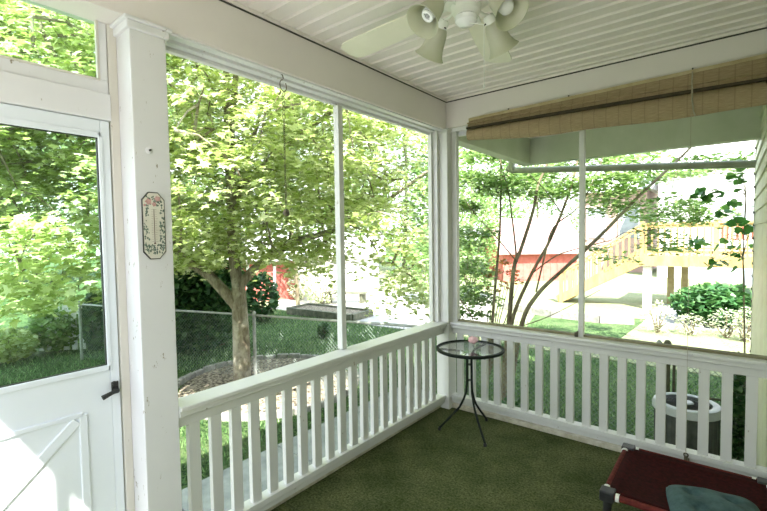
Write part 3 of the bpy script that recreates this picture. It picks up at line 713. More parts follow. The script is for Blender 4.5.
b = B(); prism(b, [(-9.6, 5.2), (-8.3, 5.2), (-5.4, 5.0), (-3.0, 5.2), (-2.6, 6.3), (-5, 12), (-14, 9)], 2, GZ, GZ+.014); struct('gravel_yard', b, M['gravel'], 'bright gravel strip behind the chain-link fence', 'gravel')
b = B(); prism(b, [(-1.8, 6.5), (.1, 6.5), (.25, 9.6), (-2.4, 9.2)], 2, GZ+.012, GZ+.02); struct('grass_patch', b, M['lawn'], 'greener grass patch before the deck stairs', 'lawn')
b = B(); box(b, .25, 2.6, 9.0, 12.6, GZ+.012, GZ+.03); struct('patio', b, M['driveway'], 'grey patio slab under the wooden deck', 'patio')
b = B(); pts = [(-3.4, 9.1), (-1.8, 8.55), (-.6, 8.45), (.1, 8.7)]
for p, q in zip(pts, pts[1:]): bar(b, (*p, GZ+.10), (*q, GZ+.10), .14, .22)
tag(obj('garden_curb', b, M['stone']), 'low curved grey curb at the back of the green patch', 'curb')

# grass blades on the nearer lawn
N = 60000
gx = RNG.uniform(-8.5, 3.4, N); gy = RNG.uniform(-3.2, 7.5, N)
keep = (gx < -1.93) | (gy > .3); keep &= ~((gx < 2.5) & (gx > -1.93) & (gy < .3)); keep &= ~((gx > 1.9) & (gy < 2.9))
keep &= ((gx+3.65)**2+(gy-.8)**2) > 1.42**2; keep &= ~((np.abs(gx-1.6) < .4) & (np.abs(gy-1.62) < .4)); keep &= ~((gx > -1.93) & (gx < -.1) & (gy < 2.0))
keep &= ~((gy > 4.95) & ((gx < -2.6) | (gx > -1.2)))
gx, gy = gx[keep], gy[keep]; n_ = len(gx); th = RNG.uniform(0, PI, n_); hh_ = RNG.uniform(.03, .085, n_); wd = .009
ox, oy = np.cos(th)*wd, np.sin(th)*wd; lx, ly = RNG.normal(0, .03, n_), RNG.normal(0, .03, n_); z0 = np.full(n_, GZ-.005)
V = np.stack([np.stack([gx-ox, gy-oy, z0], 1), np.stack([gx+ox, gy+oy, z0], 1), np.stack([gx+lx, gy+ly, GZ+hh_], 1)], 1)
tag(mesh_np('grass_blades', V, 3, M['blade']), 'short green grass blades growing over the lawn near the fence', 'grass', kind='stuff')

# mulch bed with stone edging around the maple
t = thing('mulch_bed', 'mulched bed with stone edging around the maple trunk', 'garden bed', (-3.9, .4, GZ))
b = B(); n = 36; cc = b.verts.new((-3.70, .75, GZ+.09)); rg = []
for rr, zz in ((.6, .085), (1.27, .03)):
    rg.append([b.verts.new((-3.65+rr*math.cos(2*PI*k/n), .8+rr*math.sin(2*PI*k/n), GZ+zz)) for k in range(n)])
for k in range(n):
    b.faces.new((cc, rg[0][k], rg[0][(k+1) % n])); b.faces.new((rg[0][k], rg[1][k], rg[1][(k+1) % n], rg[0][(k+1) % n]))
obj('mulch', b, M['mulch'], t, smooth=True)
for k in range(38):
    a = 2*PI*k/38; c = Vector((-3.65+1.36*math.cos(a), .8+1.36*math.sin(a), GZ+.02)); tg = Vector((-math.sin(a), math.cos(a), 0))
    b = B(); bar(b, c-tg*.10, c+tg*.105, .08, .13+.02*math.sin(k*2)); obj('edging_stone', b, M['stone'], t, bevel=.015)

# ------------------------------------------------------------------ trees
def limb_tree(name, label, base, limbs, centers, per, lsize, shape, bark_m, leaf_m, spray_r=.45, flat=.35, group=None, twig=.012, tilt=.6, cat='tree', droop=.15, lean=None, fol='foliage'):
    base = Vector(base); t = thing(name, label, cat, base, group)
    bm = B(); nodes = []
    for pts, r0, r1 in limbs:
        P = [Vector(p) for p in pts]; Q = []
        for i in range(len(P)-1):                       # catmull-rom
            p0 = P[max(i-1, 0)]; p1, p2 = P[i], P[i+1]; p3 = P[min(i+2, len(P)-1)]
            for s in range(5):
                u_ = s/5; Q.append(.5*((2*p1)+(p2-p0)*u_+(2*p0-5*p1+4*p2-p3)*u_**2+(3*p1-p0-3*p2+p3)*u_**3))
        Q.append(P[-1]); m = len(Q); R = [r0+(r1-r0)*(i/(m-1))**.8 for i in range(m)]
        tube(bm, Q, R, 10)
        nodes += [(q, r) for q, r in zip(Q, R)][3:]
    NP = np.array([tuple(q) for q, r in nodes]); 
    order = np.argsort([((NP-c)**2).sum(1).min() for c in centers])
    for idx in order:
        c = centers[idx]; k = int(((NP-c)**2).sum(1).argmin()); p, r = Vector(NP[k]), .02
        if (p-Vector(c)).length > .25:
            c_ = Vector(c); md = (p+c_)/2+Vector((0, 0, .12*(p-c_).length)); tw = [p, p.lerp(md, .6), md, md.lerp(c_, .6), c_]
            L = (p-c_).length; ra = min(twig*(1+L*1.1), .05)
            tube(bm, tw, [ra, ra*.8, ra*.6, ra*.45, ra*.25], 5)
            NP = np.vstack([NP, [tuple(md)], [tuple(c_)]])
    obj('trunk', bm, bark_m, t, smooth=True)
    LP = spray(np.array(centers), per, spray_r, flat, droop)
    leaves(fol, LP, lsize, shape, leaf_m, t, tilt=tilt, lean=lean)
    return t
SUNLEAN = (.25, -.25, .35)
# maple in front of the left opening
bx_, by_ = -3.87, .49
fork = (-3.93, .50, .76)
lim = [([(bx_, by_, GZ-.05), (bx_-.01, by_, GZ+.15), (-3.88, .49, .0), (-3.90, .49, .45), fork], .155, .10),
       ([(bx_+.16, by_-.15, GZ-.02), (bx_+.04, by_-.03, GZ+.25), (bx_-.02, by_, GZ+.5)], .10, .05),
       ([(-3.90, .47, .45), (-4.25, .20, .95), (-4.55, -.05, 1.25), (-4.75, -.3, 2.0), (-4.9, -.5, 3.2), (-5.1, -.7, 4.6)], .09, .03),
       ([fork, (-4.05, .5, 1.3), (-4.15, .55, 2.1), (-4.1, .5, 3.2), (-4.2, .6, 4.8), (-4.2, .7, 6.0)], .095, .03),
       ([fork, (-3.8, .75, 1.05), (-3.45, 1.15, 1.40), (-2.9, 1.7, 1.65), (-2.3, 2.2, 2.1), (-1.7, 2.8, 2.7)], .08, .02),
       ([(-4.08, .5, 1.4), (-3.7, .3, 2.1), (-3.2, .0, 2.9), (-2.5, -.3, 3.9), (-2.1, -.5, 4.6)], .07, .02),
       ([(-4.1, .55, 1.8), (-4.6, 1.1, 2.6), (-5.2, 1.8, 3.6), (-5.6, 2.4, 4.6)], .06, .02),
       ([(-4.6, -.1, 1.4), (-4.4, -.7, 2.1), (-3.9, -1.4, 2.9), (-3.5, -1.9, 3.6)], .06, .02),
       ([(-4.1, .55, 2.2), (-3.4, 1.2, 3.0), (-2.6, 1.9, 3.8), (-2.0, 2.4, 4.6)], .055, .02)]
cen = []
C = ell(1500, (-4.0, .6, 3.65), (3.2, 3.1, 2.75), .25)
for c in C:
    floor_ = 1.15+.10*math.sin(c[0]*3+c[1]*2)
    dx = (c[0]+4.0); 
    if c[2] < floor_: continue
    if c[0] > -.75 and c[2] < 3.2: continue
    if abs(c[0]+4.0) < .5 and abs(c[1]-.5) < .5 and c[2] < 1.3: continue
    cen.append(c)
for px, py, D in ((395, 245, 5.6), (380, 262, 5.8), (405, 272, 6.0), (418, 285, 5.9), (400, 290, 6.2), (425, 262, 5.8), (370, 240, 6.0), (410, 230, 5.6), (390, 215, 5.2), (365, 215, 5.0), (330, 240, 6.2), (420, 298, 6.0), (350, 225, 6.0)):
    cen.append(np.array(at(px, py, D)))
limb_tree('maple_tree', 'large maple tree with forked trunk outside the left opening', (bx_, by_, GZ), lim, np.array(cen[:920]+cen[-13:]), 92, .086, MAPLE, M['bark'], M['leaf'], .42, .28, lean=SUNLEAN, droop=.3)
# maple seen through the door glass, trunk outside the frame
lim = [([(-6.9, -4.3, GZ-.05), (-6.9, -4.25, .6), (-6.8, -4.1, 1.6), (-6.7, -3.7, 3.0), (-6.6, -3.3, 4.6)], .16, .04),
       ([(-6.85, -4.2, 1.2), (-6.2, -3.7, 1.9), (-5.4, -3.0, 2.3), (-4.6, -2.4, 2.6)], .07, .02),
       ([(-6.8, -4.1, 1.8), (-7.3, -3.4, 2.5), (-7.9, -2.5, 3.1), (-8.4, -1.6, 3.6)], .07, .02)]
C = ell(620, (-6.8, -2.7, 3.6), (3.3, 2.3, 2.6), .2); C = [c for c in C if c[2] > 1.55]
for px, py, D in ((8, 245, 3.8), (20, 262, 4.0), (5, 285, 4.2), (28, 285, 4.3), (12, 305, 4.3), (30, 240, 4.2), (50, 260, 4.6), (70, 245, 5), (85, 265, 5.4), (45, 230, 4.6), (62, 275, 5.2), (90, 235, 5), (78, 290, 5.8), (20, 225, 4), (40, 300, 5.0), (60, 215, 5)): C.append(np.array(at(px, py, D)))
limb_tree('maple_tree', 'leafy maple boughs seen through the door glass', (-6.9, -4.3, GZ), lim, np.array(C), 80, .11, MAPLE, M['bark'], M['leaf'], .45, .3, lean=SUNLEAN)

# multi-stemmed slender tree behind the rear rail
def pth(D, *p): return [at(x, y, D) for x, y in p]
stemb = [at(500, 395, 5.85), at(503, 396, 5.8), at(508, 398, 5.7)]
for s in stemb: s.z = GZ-.03
lim = [([stemb[0]]+pth(5.85, (508.5, 326), (514, 268), (521, 249), (533, 211), (538, 185), (548, 160), (552, 120)), .036, .012),
       ([stemb[1]]+pth(5.8, (511, 326), (529, 279), (551, 238), (570, 190), (580, 150), (590, 110)), .030, .010),
       ([stemb[2]]+pth(5.7, (521, 327), (537, 295), (565, 268), (600, 236), (640, 195), (690, 148), (720, 110)), .034, .014),
       (pth(5.75, (536, 292), (545, 255), (554, 227), (580, 205), (600, 165), (612, 130)), .013, .006),
       ([stemb[0]+Vector((-.25, .1, 0))]+pth(6.0, (492, 326), (496, 277), (500, 227), (501, 165), (498, 120)), .026, .008),
       (pth(5.85, (517, 262), (513, 225), (508, 190), (500, 160), (494, 130)), .014, .006),
       (pth(5.9, (517, 262), (497, 238), (477, 216), (462, 196)), .009, .004),
       (pth(5.8, (519, 327), (545, 318), (570, 306), (600, 290)), .007, .004),
       (pth(5.8, (530, 275), (556, 256), (580, 248), (612, 240)), .010, .005),
       ([at(488, 380, 5.9)]+pth(5.9, (474, 322), (458, 296), (445, 270)), .010, .005),
       (pth(5.75, (563, 215), (545, 190), (528, 172), (520, 150)), .009, .004)]
cc = []
for x, y, k in ((470, 235, 3), (468, 262, 3), (480, 180, 4), (465, 205, 3), (500, 185, 3), (475, 290, 3), (468, 312, 2), (520, 178, 3), (545, 180, 3), (565, 185, 3), (600, 180, 4), (625, 185, 4), (650, 175, 3), (610, 200, 3), (640, 210, 2), (590, 150, 3), (570, 160, 3), (680, 205, 3), (700, 218, 2), (655, 222, 2), (725, 160, 2), (690, 165, 3), (620, 155, 3), (500, 150, 3), (670, 240, 2), (610, 250, 1), (480, 150, 3), (650, 150, 2)):
    for _ in range(2*k): cc.append(np.array(at(x+random.uniform(-16, 16), y+random.uniform(-10, 10), 5.9+random.uniform(-.2, 1.6))))
cc = [c for c in cc if c[1] > 2.5 or c[0] < -.6]
limb_tree('slender_tree', 'slender multi-stemmed tree with feathery leaves behind the rear rail', (stemb[1].x, stemb[1].y, GZ), lim, np.array(cc), 95, .085, DIAM, M['stem'], M['leaf_light'], .34, .22, twig=.004, tilt=.4)
# red-leaved young shoots
t = thing('young_shrub', 'young shrub with orange-red leaves among the slender stems', 'shrub', at(487, 330, 6.6).to_tuple()[:2]+(GZ,))
bm = B(); bs_ = Vector(t.location); tips = [at(x, y, 6.6) for x, y in ((505, 262), (498, 270), (512, 272), (488, 274), (520, 280), (505, 285), (492, 288))]
for p in tips: tube(bm, [bs_, bs_.lerp(p, .5)+Vector((0, 0, .1)), p], [.012, .008, .003], 5)
obj('stems', bm, M['stem'], t); leaves('foliage', spray(np.array([tuple(p) for p in tips]), 30, .14, .4), .075, DIAM, M['leaf_red'], t)

# ------------------------------------------------------------------ shrubs
def shrub(name, label, base, cen, rad, n, size, shape, mat, group=None, tilt=.9, stems=9, cat='shrub', lean=None, shell=.55):
    base = Vector(base); t = thing(name, label, cat, base, group); bm = B(); c = Vector(cen)
    P = ell(n, cen, rad, shell); P = P[P[:, 2] > GZ+.02]
    for i in range(stems):
        p = Vector(P[RNG.integers(len(P))]); tube(bm, [base+Vector((random.uniform(-.05, .05), random.uniform(-.05, .05), 0)), base.lerp(p, .5)+Vector((0, 0, .05)), base.lerp(p, .92)], [.018, .012, .004], 5)
    obj('stems', bm, M['stem'], t); leaves('foliage', P, size, shape, mat, t, tilt=tilt, lean=lean); return t
def ground(px, py):
    d = (fw+r2*((px-383.5)/F)-u2*((py-255.5)/F)); k = (GZ-1.5)/d.z; return CAM+d*k
def shrub_px(name, label, px, py, w_px, h_px, n, size, shape, mat, D=None, **k):
    g = ground(px, py) if D is None else at(px, py, D); g = Vector((g.x, g.y, GZ)) if D is None else g
    dep = (g-CAM).dot(fw); rx, rz = w_px/2*dep/F, h_px/2*dep/F
    return shrub(name, label, g, (g.x, g.y, g.z+rz), (rx, rx, rz), n, size, shape, mat, **k)
gi = 'dark ivy-covered bushes behind the chain-link fence'
for px, py, w_, h_ in ((176, 352, 70, 110), (205, 350, 60, 95), (222, 345, 46, 130)):
    shrub_px('ivy_bush', 'dark ivy-covered bush behind the fence, left of the maple trunk', px, py, w_, h_, 3800, .10, HEART, M['leaf_dark'], group=gi)
shrub_px('ivy_bush', 'dark green bush behind the maple trunk, just right of it', 262, 322, 34, 50, 900, .12, HEART, M['leaf_dark'])
shrub_px('flowering_shrub', 'pale flowering shrub in the yard, left of the white bar', 322, 304, 44, 42, 1500, .10, DIAM, M['leaf_pale'])
shrub_px('flowering_shrub', 'pale round shrub in the yard right beside the red shed', 300, 300, 26, 28, 700, .10, DIAM, M['leaf_pale'])
shrub_px('garden_plant', 'small dark plant growing through the fence by the raised timber bed', 324, 338, 13, 16, 260, .07, HEART, M['leaf_dark'])
shrub_px('shrub', 'bright shrub at the far end of the lawn in the door glass', 60, 350, 50, 45, 1700, .13, DIAM, M['leaf_far'])
shrub_px('shrub', 'rounded dark shrub at the right edge of the door glass', 98, 350, 26, 60, 1000, .12, HEART, M['leaf_dark'])
shrub_px('shrub', 'low shrub at the left edge of the door glass', 8, 362, 50, 34, 1200, .12, DIAM, M['leaf'])
shrub_px('peony_bush', 'dark green spreading bush in front of the deck patio', 716, 325, 78, 42, 5200, .15, DIAM, M['leaf_bush'], shell=0.0, tilt=.7)
gp = 'pale flowering perennials in the sunny border'
for px, py, w_, h_ in ((657, 333, 30, 34), (690, 335, 28, 22), (727, 338, 34, 30), (745, 342, 20, 36)):
    shrub_px('border_plant', {657: 'tall white-flowered border plant in front of the white deck post', 690: 'pale border plant right of the white deck post', 727: 'pale broad border plant below the dark bush', 745: 'pale border plant next to the clapboard wall'}[px], px, py, w_, h_, 420, .07, SLIM, M['leaf_pale'], group=gp, tilt=1.0)
shrub_px('low_plant', 'leafy plant at the foot of the slender tree stems', 512, 425, 40, 26, 500, .06, DIAM, M['leaf_dark'])
shrub_px('hedge', 'leafy green thicket behind the corner post and slender stems', 470, 300, 60, 120, 3000, .13, DIAM, M['leaf_light'])
shrub_px('hedge', 'broad bright bush behind the corner post, at the end of the gravel', 432, 302, 50, 75, 2200, .12, DIAM, M['leaf_far'])

# unseen hedge added behind the camera to keep low sky light off the porch
t = thing('sky_blocker_hedge', 'added unseen dark hedge opposite the porch front, blocking low sky light', 'hedge', (1.5, -10.4, GZ))
bm = B(); P = ell(9000, (1.5, -10.4, GZ+1.9), (8.5, .9, 2.0), .6); P = P[P[:, 2] > GZ+.02]
for i in range(12):
    x_ = -5.5+i*1.25; tube(bm, [(x_, -10.4, GZ), (x_, -10.4, GZ+2.6)], [.06, .02], 6)
obj('stems', bm, M['bark'], t); leaves('foliage', P, .3, DIAM, M['leaf_dark'], t, tilt=1.2)
# vine near the clapboard corner
t = thing('climbing_vine', 'leafy vine hanging beside the corner of the clapboard wall', 'vine', (2.02, 2.95, GZ))
bm = B(); vp = [(2.05, 2.97, GZ), (2.04, 2.98, .3), (2.01, 2.98, 1.2), (2.02, 2.98, 1.9), (1.97, 2.98, 2.25)]
tube(bm, vp, [.012, .010, .008, .006, .004], 6)
twp = [at(x, y, D) for x, y, D in ((742, 165, 4.6), (735, 178, 4.5), (722, 190, 4.5), (708, 196, 4.6), (740, 205, 4.7), (744, 228, 4.7), (730, 238, 4.8), (720, 255, 4.8), (738, 262, 4.8), (745, 182, 4.6), (700, 193, 4.6), (748, 160, 4.6), (745, 290, 4.8), (736, 222, 4.7), (748, 170, 4.55), (752, 182, 4.6), (746, 218, 4.65), (752, 228, 4.7), (748, 236, 4.7), (728, 208, 4.6), (742, 172, 4.5), (738, 246, 4.7), (716, 262, 4.8), (700, 240, 4.9))]
for p in twp:
    q = min((Vector(v) for v in vp[1:]), key=lambda v: (v-p).length); tube(bm, [q, (q+p)/2+Vector((0, 0, .05)), p], [.004, .003, .002], 5)
obj('stem', bm, M['stem'], t)
P = spray(np.array([tuple(p) for p in twp]), 9, .10, .8); P = P[(P[:, 0] < 1.98) | (P[:, 1] > 2.90)]; leaves('foliage', P, .085, HEART, M['leaf_vine'], t, tilt=.9)

# dark climber on the gate post seen through the balusters
t = thing('potted_climber', 'dark narrow climber seen through the last balusters at the right', 'plant', (1.98, 1.75, GZ))
bm = B(); tube(bm, [(1.98, 1.75, GZ), (1.99, 1.76, 0), (1.97, 1.74, .42)], .008, 6); obj('stem', bm, M['stem'], t)
P = ell(520, (1.98, 1.75, -.12), (.075, .075, .55), .2); P = P[P[:, 2] > GZ]; leaves('foliage', P, .05, HEART, M['leaf_dark'], t, tilt=1.1)

# ------------------------------------------------------------------ background trees
def bgtree(label, px, top_py, D, w_px, name='tree', low=285, n=8200, size=.27, mat='leaf_far', group='trees along the far edge of the yards'):
    g = at(px, 285, D); base = Vector((g.x, g.y, GZ)); tz = at(px, top_py, D).z; rx = w_px/2*D/F
    zl = at(px, low, D).z; zc_ = (tz+zl)/2
    lim = [([base, base+Vector((0, 0, 1.2)), (g.x+.2, g.y, zc_), (g.x, g.y, tz-.8)], .22, .05)]
    cn = ell(70, (g.x, g.y, zc_), (rx*.9, rx*.9, (tz-zl)/2*.95), .35)
    return limb_tree(name, label, base, lim, cn, n//70, size, DIAM, M['bark'], M[mat], rx*.35, .9, group=group, twig=.03, tilt=.8, lean=SUNLEAN, droop=0)
for px, tp, D, w_, lb in ((-60, -60, 20, 160, 'big tree at the far left behind the door glass boughs'), (40, 10, 24, 150, 'tall tree behind the maple boughs in the door glass'),
        (160, -20, 17, 150, 'tall tree behind the wide post'), (250, -10, 26, 150, 'tall tree behind the red shed'),
        (330, 20, 27, 120, 'tall tree behind the white bar of the left opening'), (405, 60, 27, 110, 'tall tree left of the corner post'),
        (470, 105, 27, 120, 'tall tree right of the corner post, beyond the slender stems'), (535, 150, 34, 90, 'distant tree behind the red barn roof'), (620, 178, 40, 90, 'distant tree between barn and pink house')):
    bgtree(lb, px, tp, D, w_)

# ------------------------------------------------------------------ chain-link fence
def fence(name, label, pts, gate=None):
    t = thing(name, label, 'fence', (pts[0][0], pts[0][1], GZ))
    zt, zb = .30, GZ+.05
    for i, (a, c) in enumerate(zip(pts, pts[1:])):
        a, c = Vector((*a, 0)), Vector((*c, 0)); L = (c-a).length; d = (c-a)/L
        bm = B(); tube(bm, [a+Vector((0, 0, zt)), c+Vector((0, 0, zt))], .018, 8); obj('top_rail', bm, M['galv_light'], t)
        # wire mesh: zig-zag wires in one panel
        V = []; s = .058; nw = int(L/s)+1; hgt = zt-zb; q = .0019
        nn = Vector((-d.y, d.x, 0))
        for k in range(-int(hgt/s)-1, nw):
            for sg in (1, -1):
                u0, u1 = (k*s, k*s+hgt) if sg == 1 else (k*s+hgt, k*s)
                z0, z1 = zb, zt
                if max(u0, u1) <= 0 or min(u0, u1) >= L: continue
                def clip(u0, z0, u1, z1):
                    if u0 < 0: z0 += (0-u0)/(u1-u0)*(z1-z0); u0 = 0
                    if u0 > L: z0 += (L-u0)/(u1-u0)*(z1-z0); u0 = L
                    return u0, z0
                U0, Z0 = clip(u0, z0, u1, z1); U1, Z1 = clip(u1, z1, u0, z0)
                p0 = a+d*U0+Vector((0, 0, Z0)); p1 = a+d*U1+Vector((0, 0, Z1)); dd = (p1-p0).normalized(); e = dd.cross(nn)*q; f_ = nn*q
                r0 = [p0+e, p0+f_, p0-e, p0-f_]; r1 = [p1+e, p1+f_, p1-e, p1-f_]
                for j in range(4): V.append([tuple(r0[j]), tuple(r0[(j+1) % 4]), tuple(r1[(j+1) % 4]), tuple(r1[j])])
        mesh_np('wire_mesh', np.array(V), 4, M['galv'], t)
        npst = max(1, round(L/2.3))
        for k in range(npst+(1 if i == len(pts)-2 else 0)):
            p = a+d*(L*k/npst); bm = B(); tube(bm, [p+Vector((0, 0, GZ)), p+Vector((0, 0, zt+.03))], .026, 10); lathe(bm, [(.03, 0), (.03, .02), (.012, .045), (0, .05)], p+Vector((0, 0, zt+.02)), n=10); obj('post', bm, M['galv_light'], t)
    return t
fence('chain_link_fence', 'grey chain-link fence crossing the lawn behind the maple trunk', [(-7.6, -.5), (-5.4, .2), (-3.87, .72), (-1.2, 1.50), (-.9, 1.59)])
fence('chain_link_fence', 'chain-link fence behind the rear balustrade and air conditioner', [(-.9, 1.60), (.35, 1.90), (1.33, 2.09)])
# dark gate at the right with round-topped posts
t = thing('fence_gate', 'dark pipe gate with ball-topped post above the rear rail', 'gate', (1.39, 2.10, GZ))
ga, gb = Vector((1.40, 2.13, 0)), Vector((2.03, 2.26, 0))
bm = B(); 
tube(bm, [ga+Vector((0, 0, GZ)), ga+Vector((0, 0, .31))], .028, 10); lathe(bm, [(.03, 0), (.036, .01), (.036, .03), (.02, .055), (0, .062)], ga+Vector((0, 0, .31)), n=12); obj('gate_post', bm, M['fence_dark'], t)
bm = B(); d = (gb-ga).normalized()
g0, g1 = ga+d*.06, gb
for z in (.25, -.2, -.68): tube(bm, [g0+Vector((0, 0, z)), g1+Vector((0, 0, z))], .014, 8)
for g in (g0, g1): tube(bm, [g+Vector((0, 0, -.68)), g+Vector((0, 0, .25))], .014, 8)
obj('gate_frame', bm, M['fence_dark'], t)
bm = B(); box(bm, ga.x-.06, ga.x-.02, ga.y-.05, ga.y+.0, .28, .30); tube(bm, [ga+Vector((-.02, -.04, .2)), ga+Vector((-.02, -.04, .27))], .012, 8); obj('gate_latch', bm, M['fence_dark'], t)
V = []
for k in range(-16, 12):
    for sg in (1, -1):
        L = (g1-g0).length; s = .058; h_ = .93; u0, u1 = (k*s, k*s+h_) if sg == 1 else (k*s+h_, k*s); z0, z1 = -.68, .25
        def cl(u, z, u_, z_):
            if u < 0: z += (0-u)/(u_-u)*(z_-z); u = 0
            if u > L: z += (L-u)/(u_-u)*(z_-z); u = L
            return u, z
        if max(u0, u1) <= 0 or min(u0, u1) >= L: continue
        a_, c_ = cl(u0, z0, u1, z1), cl(u1, z1, u0, z0)
        p0, p1 = g0+d*a_[0]+Vector((0, 0, a_[1])), g0+d*c_[0]+Vector((0, 0, c_[1])); nn = Vector((-d.y, d.x, 0)); e = (p1-p0).normalized().cross(nn)*.0025; f_ = nn*.0025
        r0 = [p0+e, p0+f_, p0-e, p0-f_]; r1 = [p1+e, p1+f_, p1-e, p1-f_]
        for j in range(4): V.append([tuple(r0[j]), tuple(r0[(j+1) % 4]), tuple(r1[(j+1) % 4]), tuple(r1[j])])
mesh_np('wire_mesh', np.array(V), 4, M['galv'], t)
# steel stakes near the fence
for x, y, lb in ((1.06, 1.72, 'thin dark metal stake standing left of the air conditioner'), (.93, 1.66, 'second thin dark metal stake, further left of the air conditioner')):
    bm = B(); tube(bm, [(x, y, GZ-.05), (x, y, .22)], .009, 8); lathe(bm, [(.012, 0), (.014, .01), (0, .02)], (x, y, .215), n=8); tag(obj('garden_stake', bm, M['fence_dark']), lb, 'stake')

# ------------------------------------------------------------------ air conditioner
AX, AY, AR, AT = 1.60, 1.62, .265, -.09
t = thing('air_conditioner', 'round dark air-conditioner condenser with pale top behind the rear balustrade', 'air conditioner', (AX, AY, GZ))
b = B(); box(b, AX-.36, AX+.36, AY-.34, AY+.34, GZ, GZ+.05); obj('pad', b, M['concrete'], t, bevel=.01)
b = B(); n = 48
V1 = []
for zz in (GZ+.05, AT-.06):
    V1.append([b.verts.new((AX+AR*.96*math.cos(2*PI*k/n)*(1 if k % 2 else .97), AY+AR*.96*math.sin(2*PI*k/n)*(1 if k % 2 else .97), zz)) for k in range(n)])
for k in range(n): b.faces.new((V1[0][k], V1[0][(k+1) % n], V1[1][(k+1) % n], V1[1][k]))
b.faces.new(V1[0][::-1]); b.faces.new(V1[1]); obj('louvred_body', b, M['ac'], t)
b = B(); lathe(b, [(.20, -.012), (.20, .0), (.235, .008), (.26, 0), (.272, -.03), (.272, -.07), (.26, -.07)], (AX, AY, AT), n=48); o = obj('top_ring', b, M['ac_top'], t, smooth=True); o['label'] = 'pale blue-grey top cover'
b = B(); 
for r_ in np.linspace(.04, .195, 9): ring(b, (AX, AY, AT-.006), float(r_), .0022, (0, 0, 1), 36, 5)
for k in range(6): tube(b, [(AX, AY, AT-.009), (AX+.2*math.cos(k*PI/3), AY+.2*math.sin(k*PI/3), AT-.009)], .003, 5)
obj('fan_grille', b, M['ac'], t)
b = B(); lathe(b, [(0, .008), (.05, .007), (.06, -.006), (.0, -.01)], (AX, AY, AT-.0), n=24); o = obj('motor_cap', b, M['ac_top'], t, smooth=True)
b = B(); lathe(b, [(.0, -.08), (.20, -.08), (.20, -.06), (0, -.06)], (AX, AY, AT), n=32); obj('inner_well', b, M['black_plastic'], t)

# ------------------------------------------------------------------ downspout under the far eave
t = thing('downspout', 'long sloping white downspout under the eave beyond the rear screen', 'downspout', (-.3, 2.16, 2.3))
b = B(); tube(b, [(-.37, 2.16, 2.345), (-.30, 2.165, 2.315), (.2, 2.17, 2.275), (2.07, 2.17, 2.13)], .038, 10); obj('pipe', b, M['gutter'], t, smooth=True)
b = B(); tube(b, [(-.30, 2.16, 2.42), (-.31, 2.16, 2.36), (-.28, 2.163, 2.315)], .045, 10); obj('elbow', b, M['gutter'], t, smooth=True)

# ------------------------------------------------------------------ wooden deck with stairs
t = thing('wooden_deck', 'raised yellow timber deck with stairs beyond the rear yard', 'deck', (0, 11.3, GZ))
DY, DZ, DX0, DX1 = 11.3, .83, -.12, 4.6
b = B()
for i in range(20): box(b, DX0, DX1, DY+i*.145, DY+i*.145+.135, DZ-.04, DZ)
obj('deck_boards', b, M['deckwood'], t)
b = B(); box(b, DX0, DX1, DY-.04, DY, DZ-.30, DZ-.0); box(b, DX0-.04, DX0, DY, DY+2.9, DZ-.28, DZ); obj('rim_joist', b, M['deckwood'], t)
for x, y, mt_, wd in ((0.03, DY+.05, 'deck_white', .17), (.50, DY+1.2, 'deck_dark', .13), (.85, DY+1.2, 'deck_dark', .13), (.75, DY+2.7, 'deck_dark', .13), (3.3, DY+.05, 'deck_white', .15)):
    b = B(); box(b, x-wd/2-.02, x+wd/2+.02, y, y+wd, GZ, DZ-.28 if mt_ != 'deck_white' else DZ-.05); o = obj('support_post', b, M[mt_], t)
for y in (DY, DY+2.85):
    b = B(); box(b, DX0, DX1, y-.05, y+.07, DZ+.90, DZ+.94); box(b, DX0, DX1, y-.01, y+.02, DZ+.80, DZ+.88); box(b, DX0, DX1, y-.01, y+.02, DZ+.08, DZ+.15); obj('deck_rail', b, M['deckwood'], t)
nb = 0
for i in range(30):
    x = DX0+.10+i*.15; b = B(); box(b, x, x+.045, DY-.03, DY-.0, DZ+.0, DZ+.88); obj('deck_baluster', b, M['deckwood'], t)
for x in (DX0+.02, 1.6, 3.2):
    b = B(); box(b, x-.05, x+.05, DY-.06, DY+.04, DZ-.25, DZ+.98); obj('rail_post', b, M['deckwood'], t)
# stairs towards -x
sx0, sx1, zt_, zb_ = DX0, DX0-2.35, DZ, GZ
def sl(x): return zt_+(x-sx0)/(sx1-sx0)*(zb_-zt_)
for y in (DY-.02, DY+1.0):
    b = B(); bar(b, (sx0, y, zt_-.15), (sx1, y, zb_+.10), .05, .26); obj('stringer', b, M['deckwood'], t)
    b = B(); bar(b, (sx0, y, zt_+.90), (sx1+.1, y, sl(sx1+.1)+.90), .10, .05); bar(b, (sx0, y, zt_+.16), (sx1+.1, y, sl(sx1+.1)+.16), .04, .08); obj('stair_rail', b, M['deckwood'], t)
    b = B(); box(b, sx1+.06, sx1+.16, y-.05, y+.05, GZ, sl(sx1+.1)+.95); obj('stair_post', b, M['deckwood'], t)
    for i in range(13):
        x = sx0-.14-i*.165; b = B(); box(b, x-.02, x+.02, y-.02, y+.02, sl(x)+.12, sl(x)+.90); obj('stair_baluster', b, M['deckwood'], t)
for i in range(8):
    x = sx0-.15-i*.29; b = B(); box(b, x-.15, x+.15, DY, DY+.98, sl(x)-.02, sl(x)+.02); obj('step', b, M['deckwood'], t)
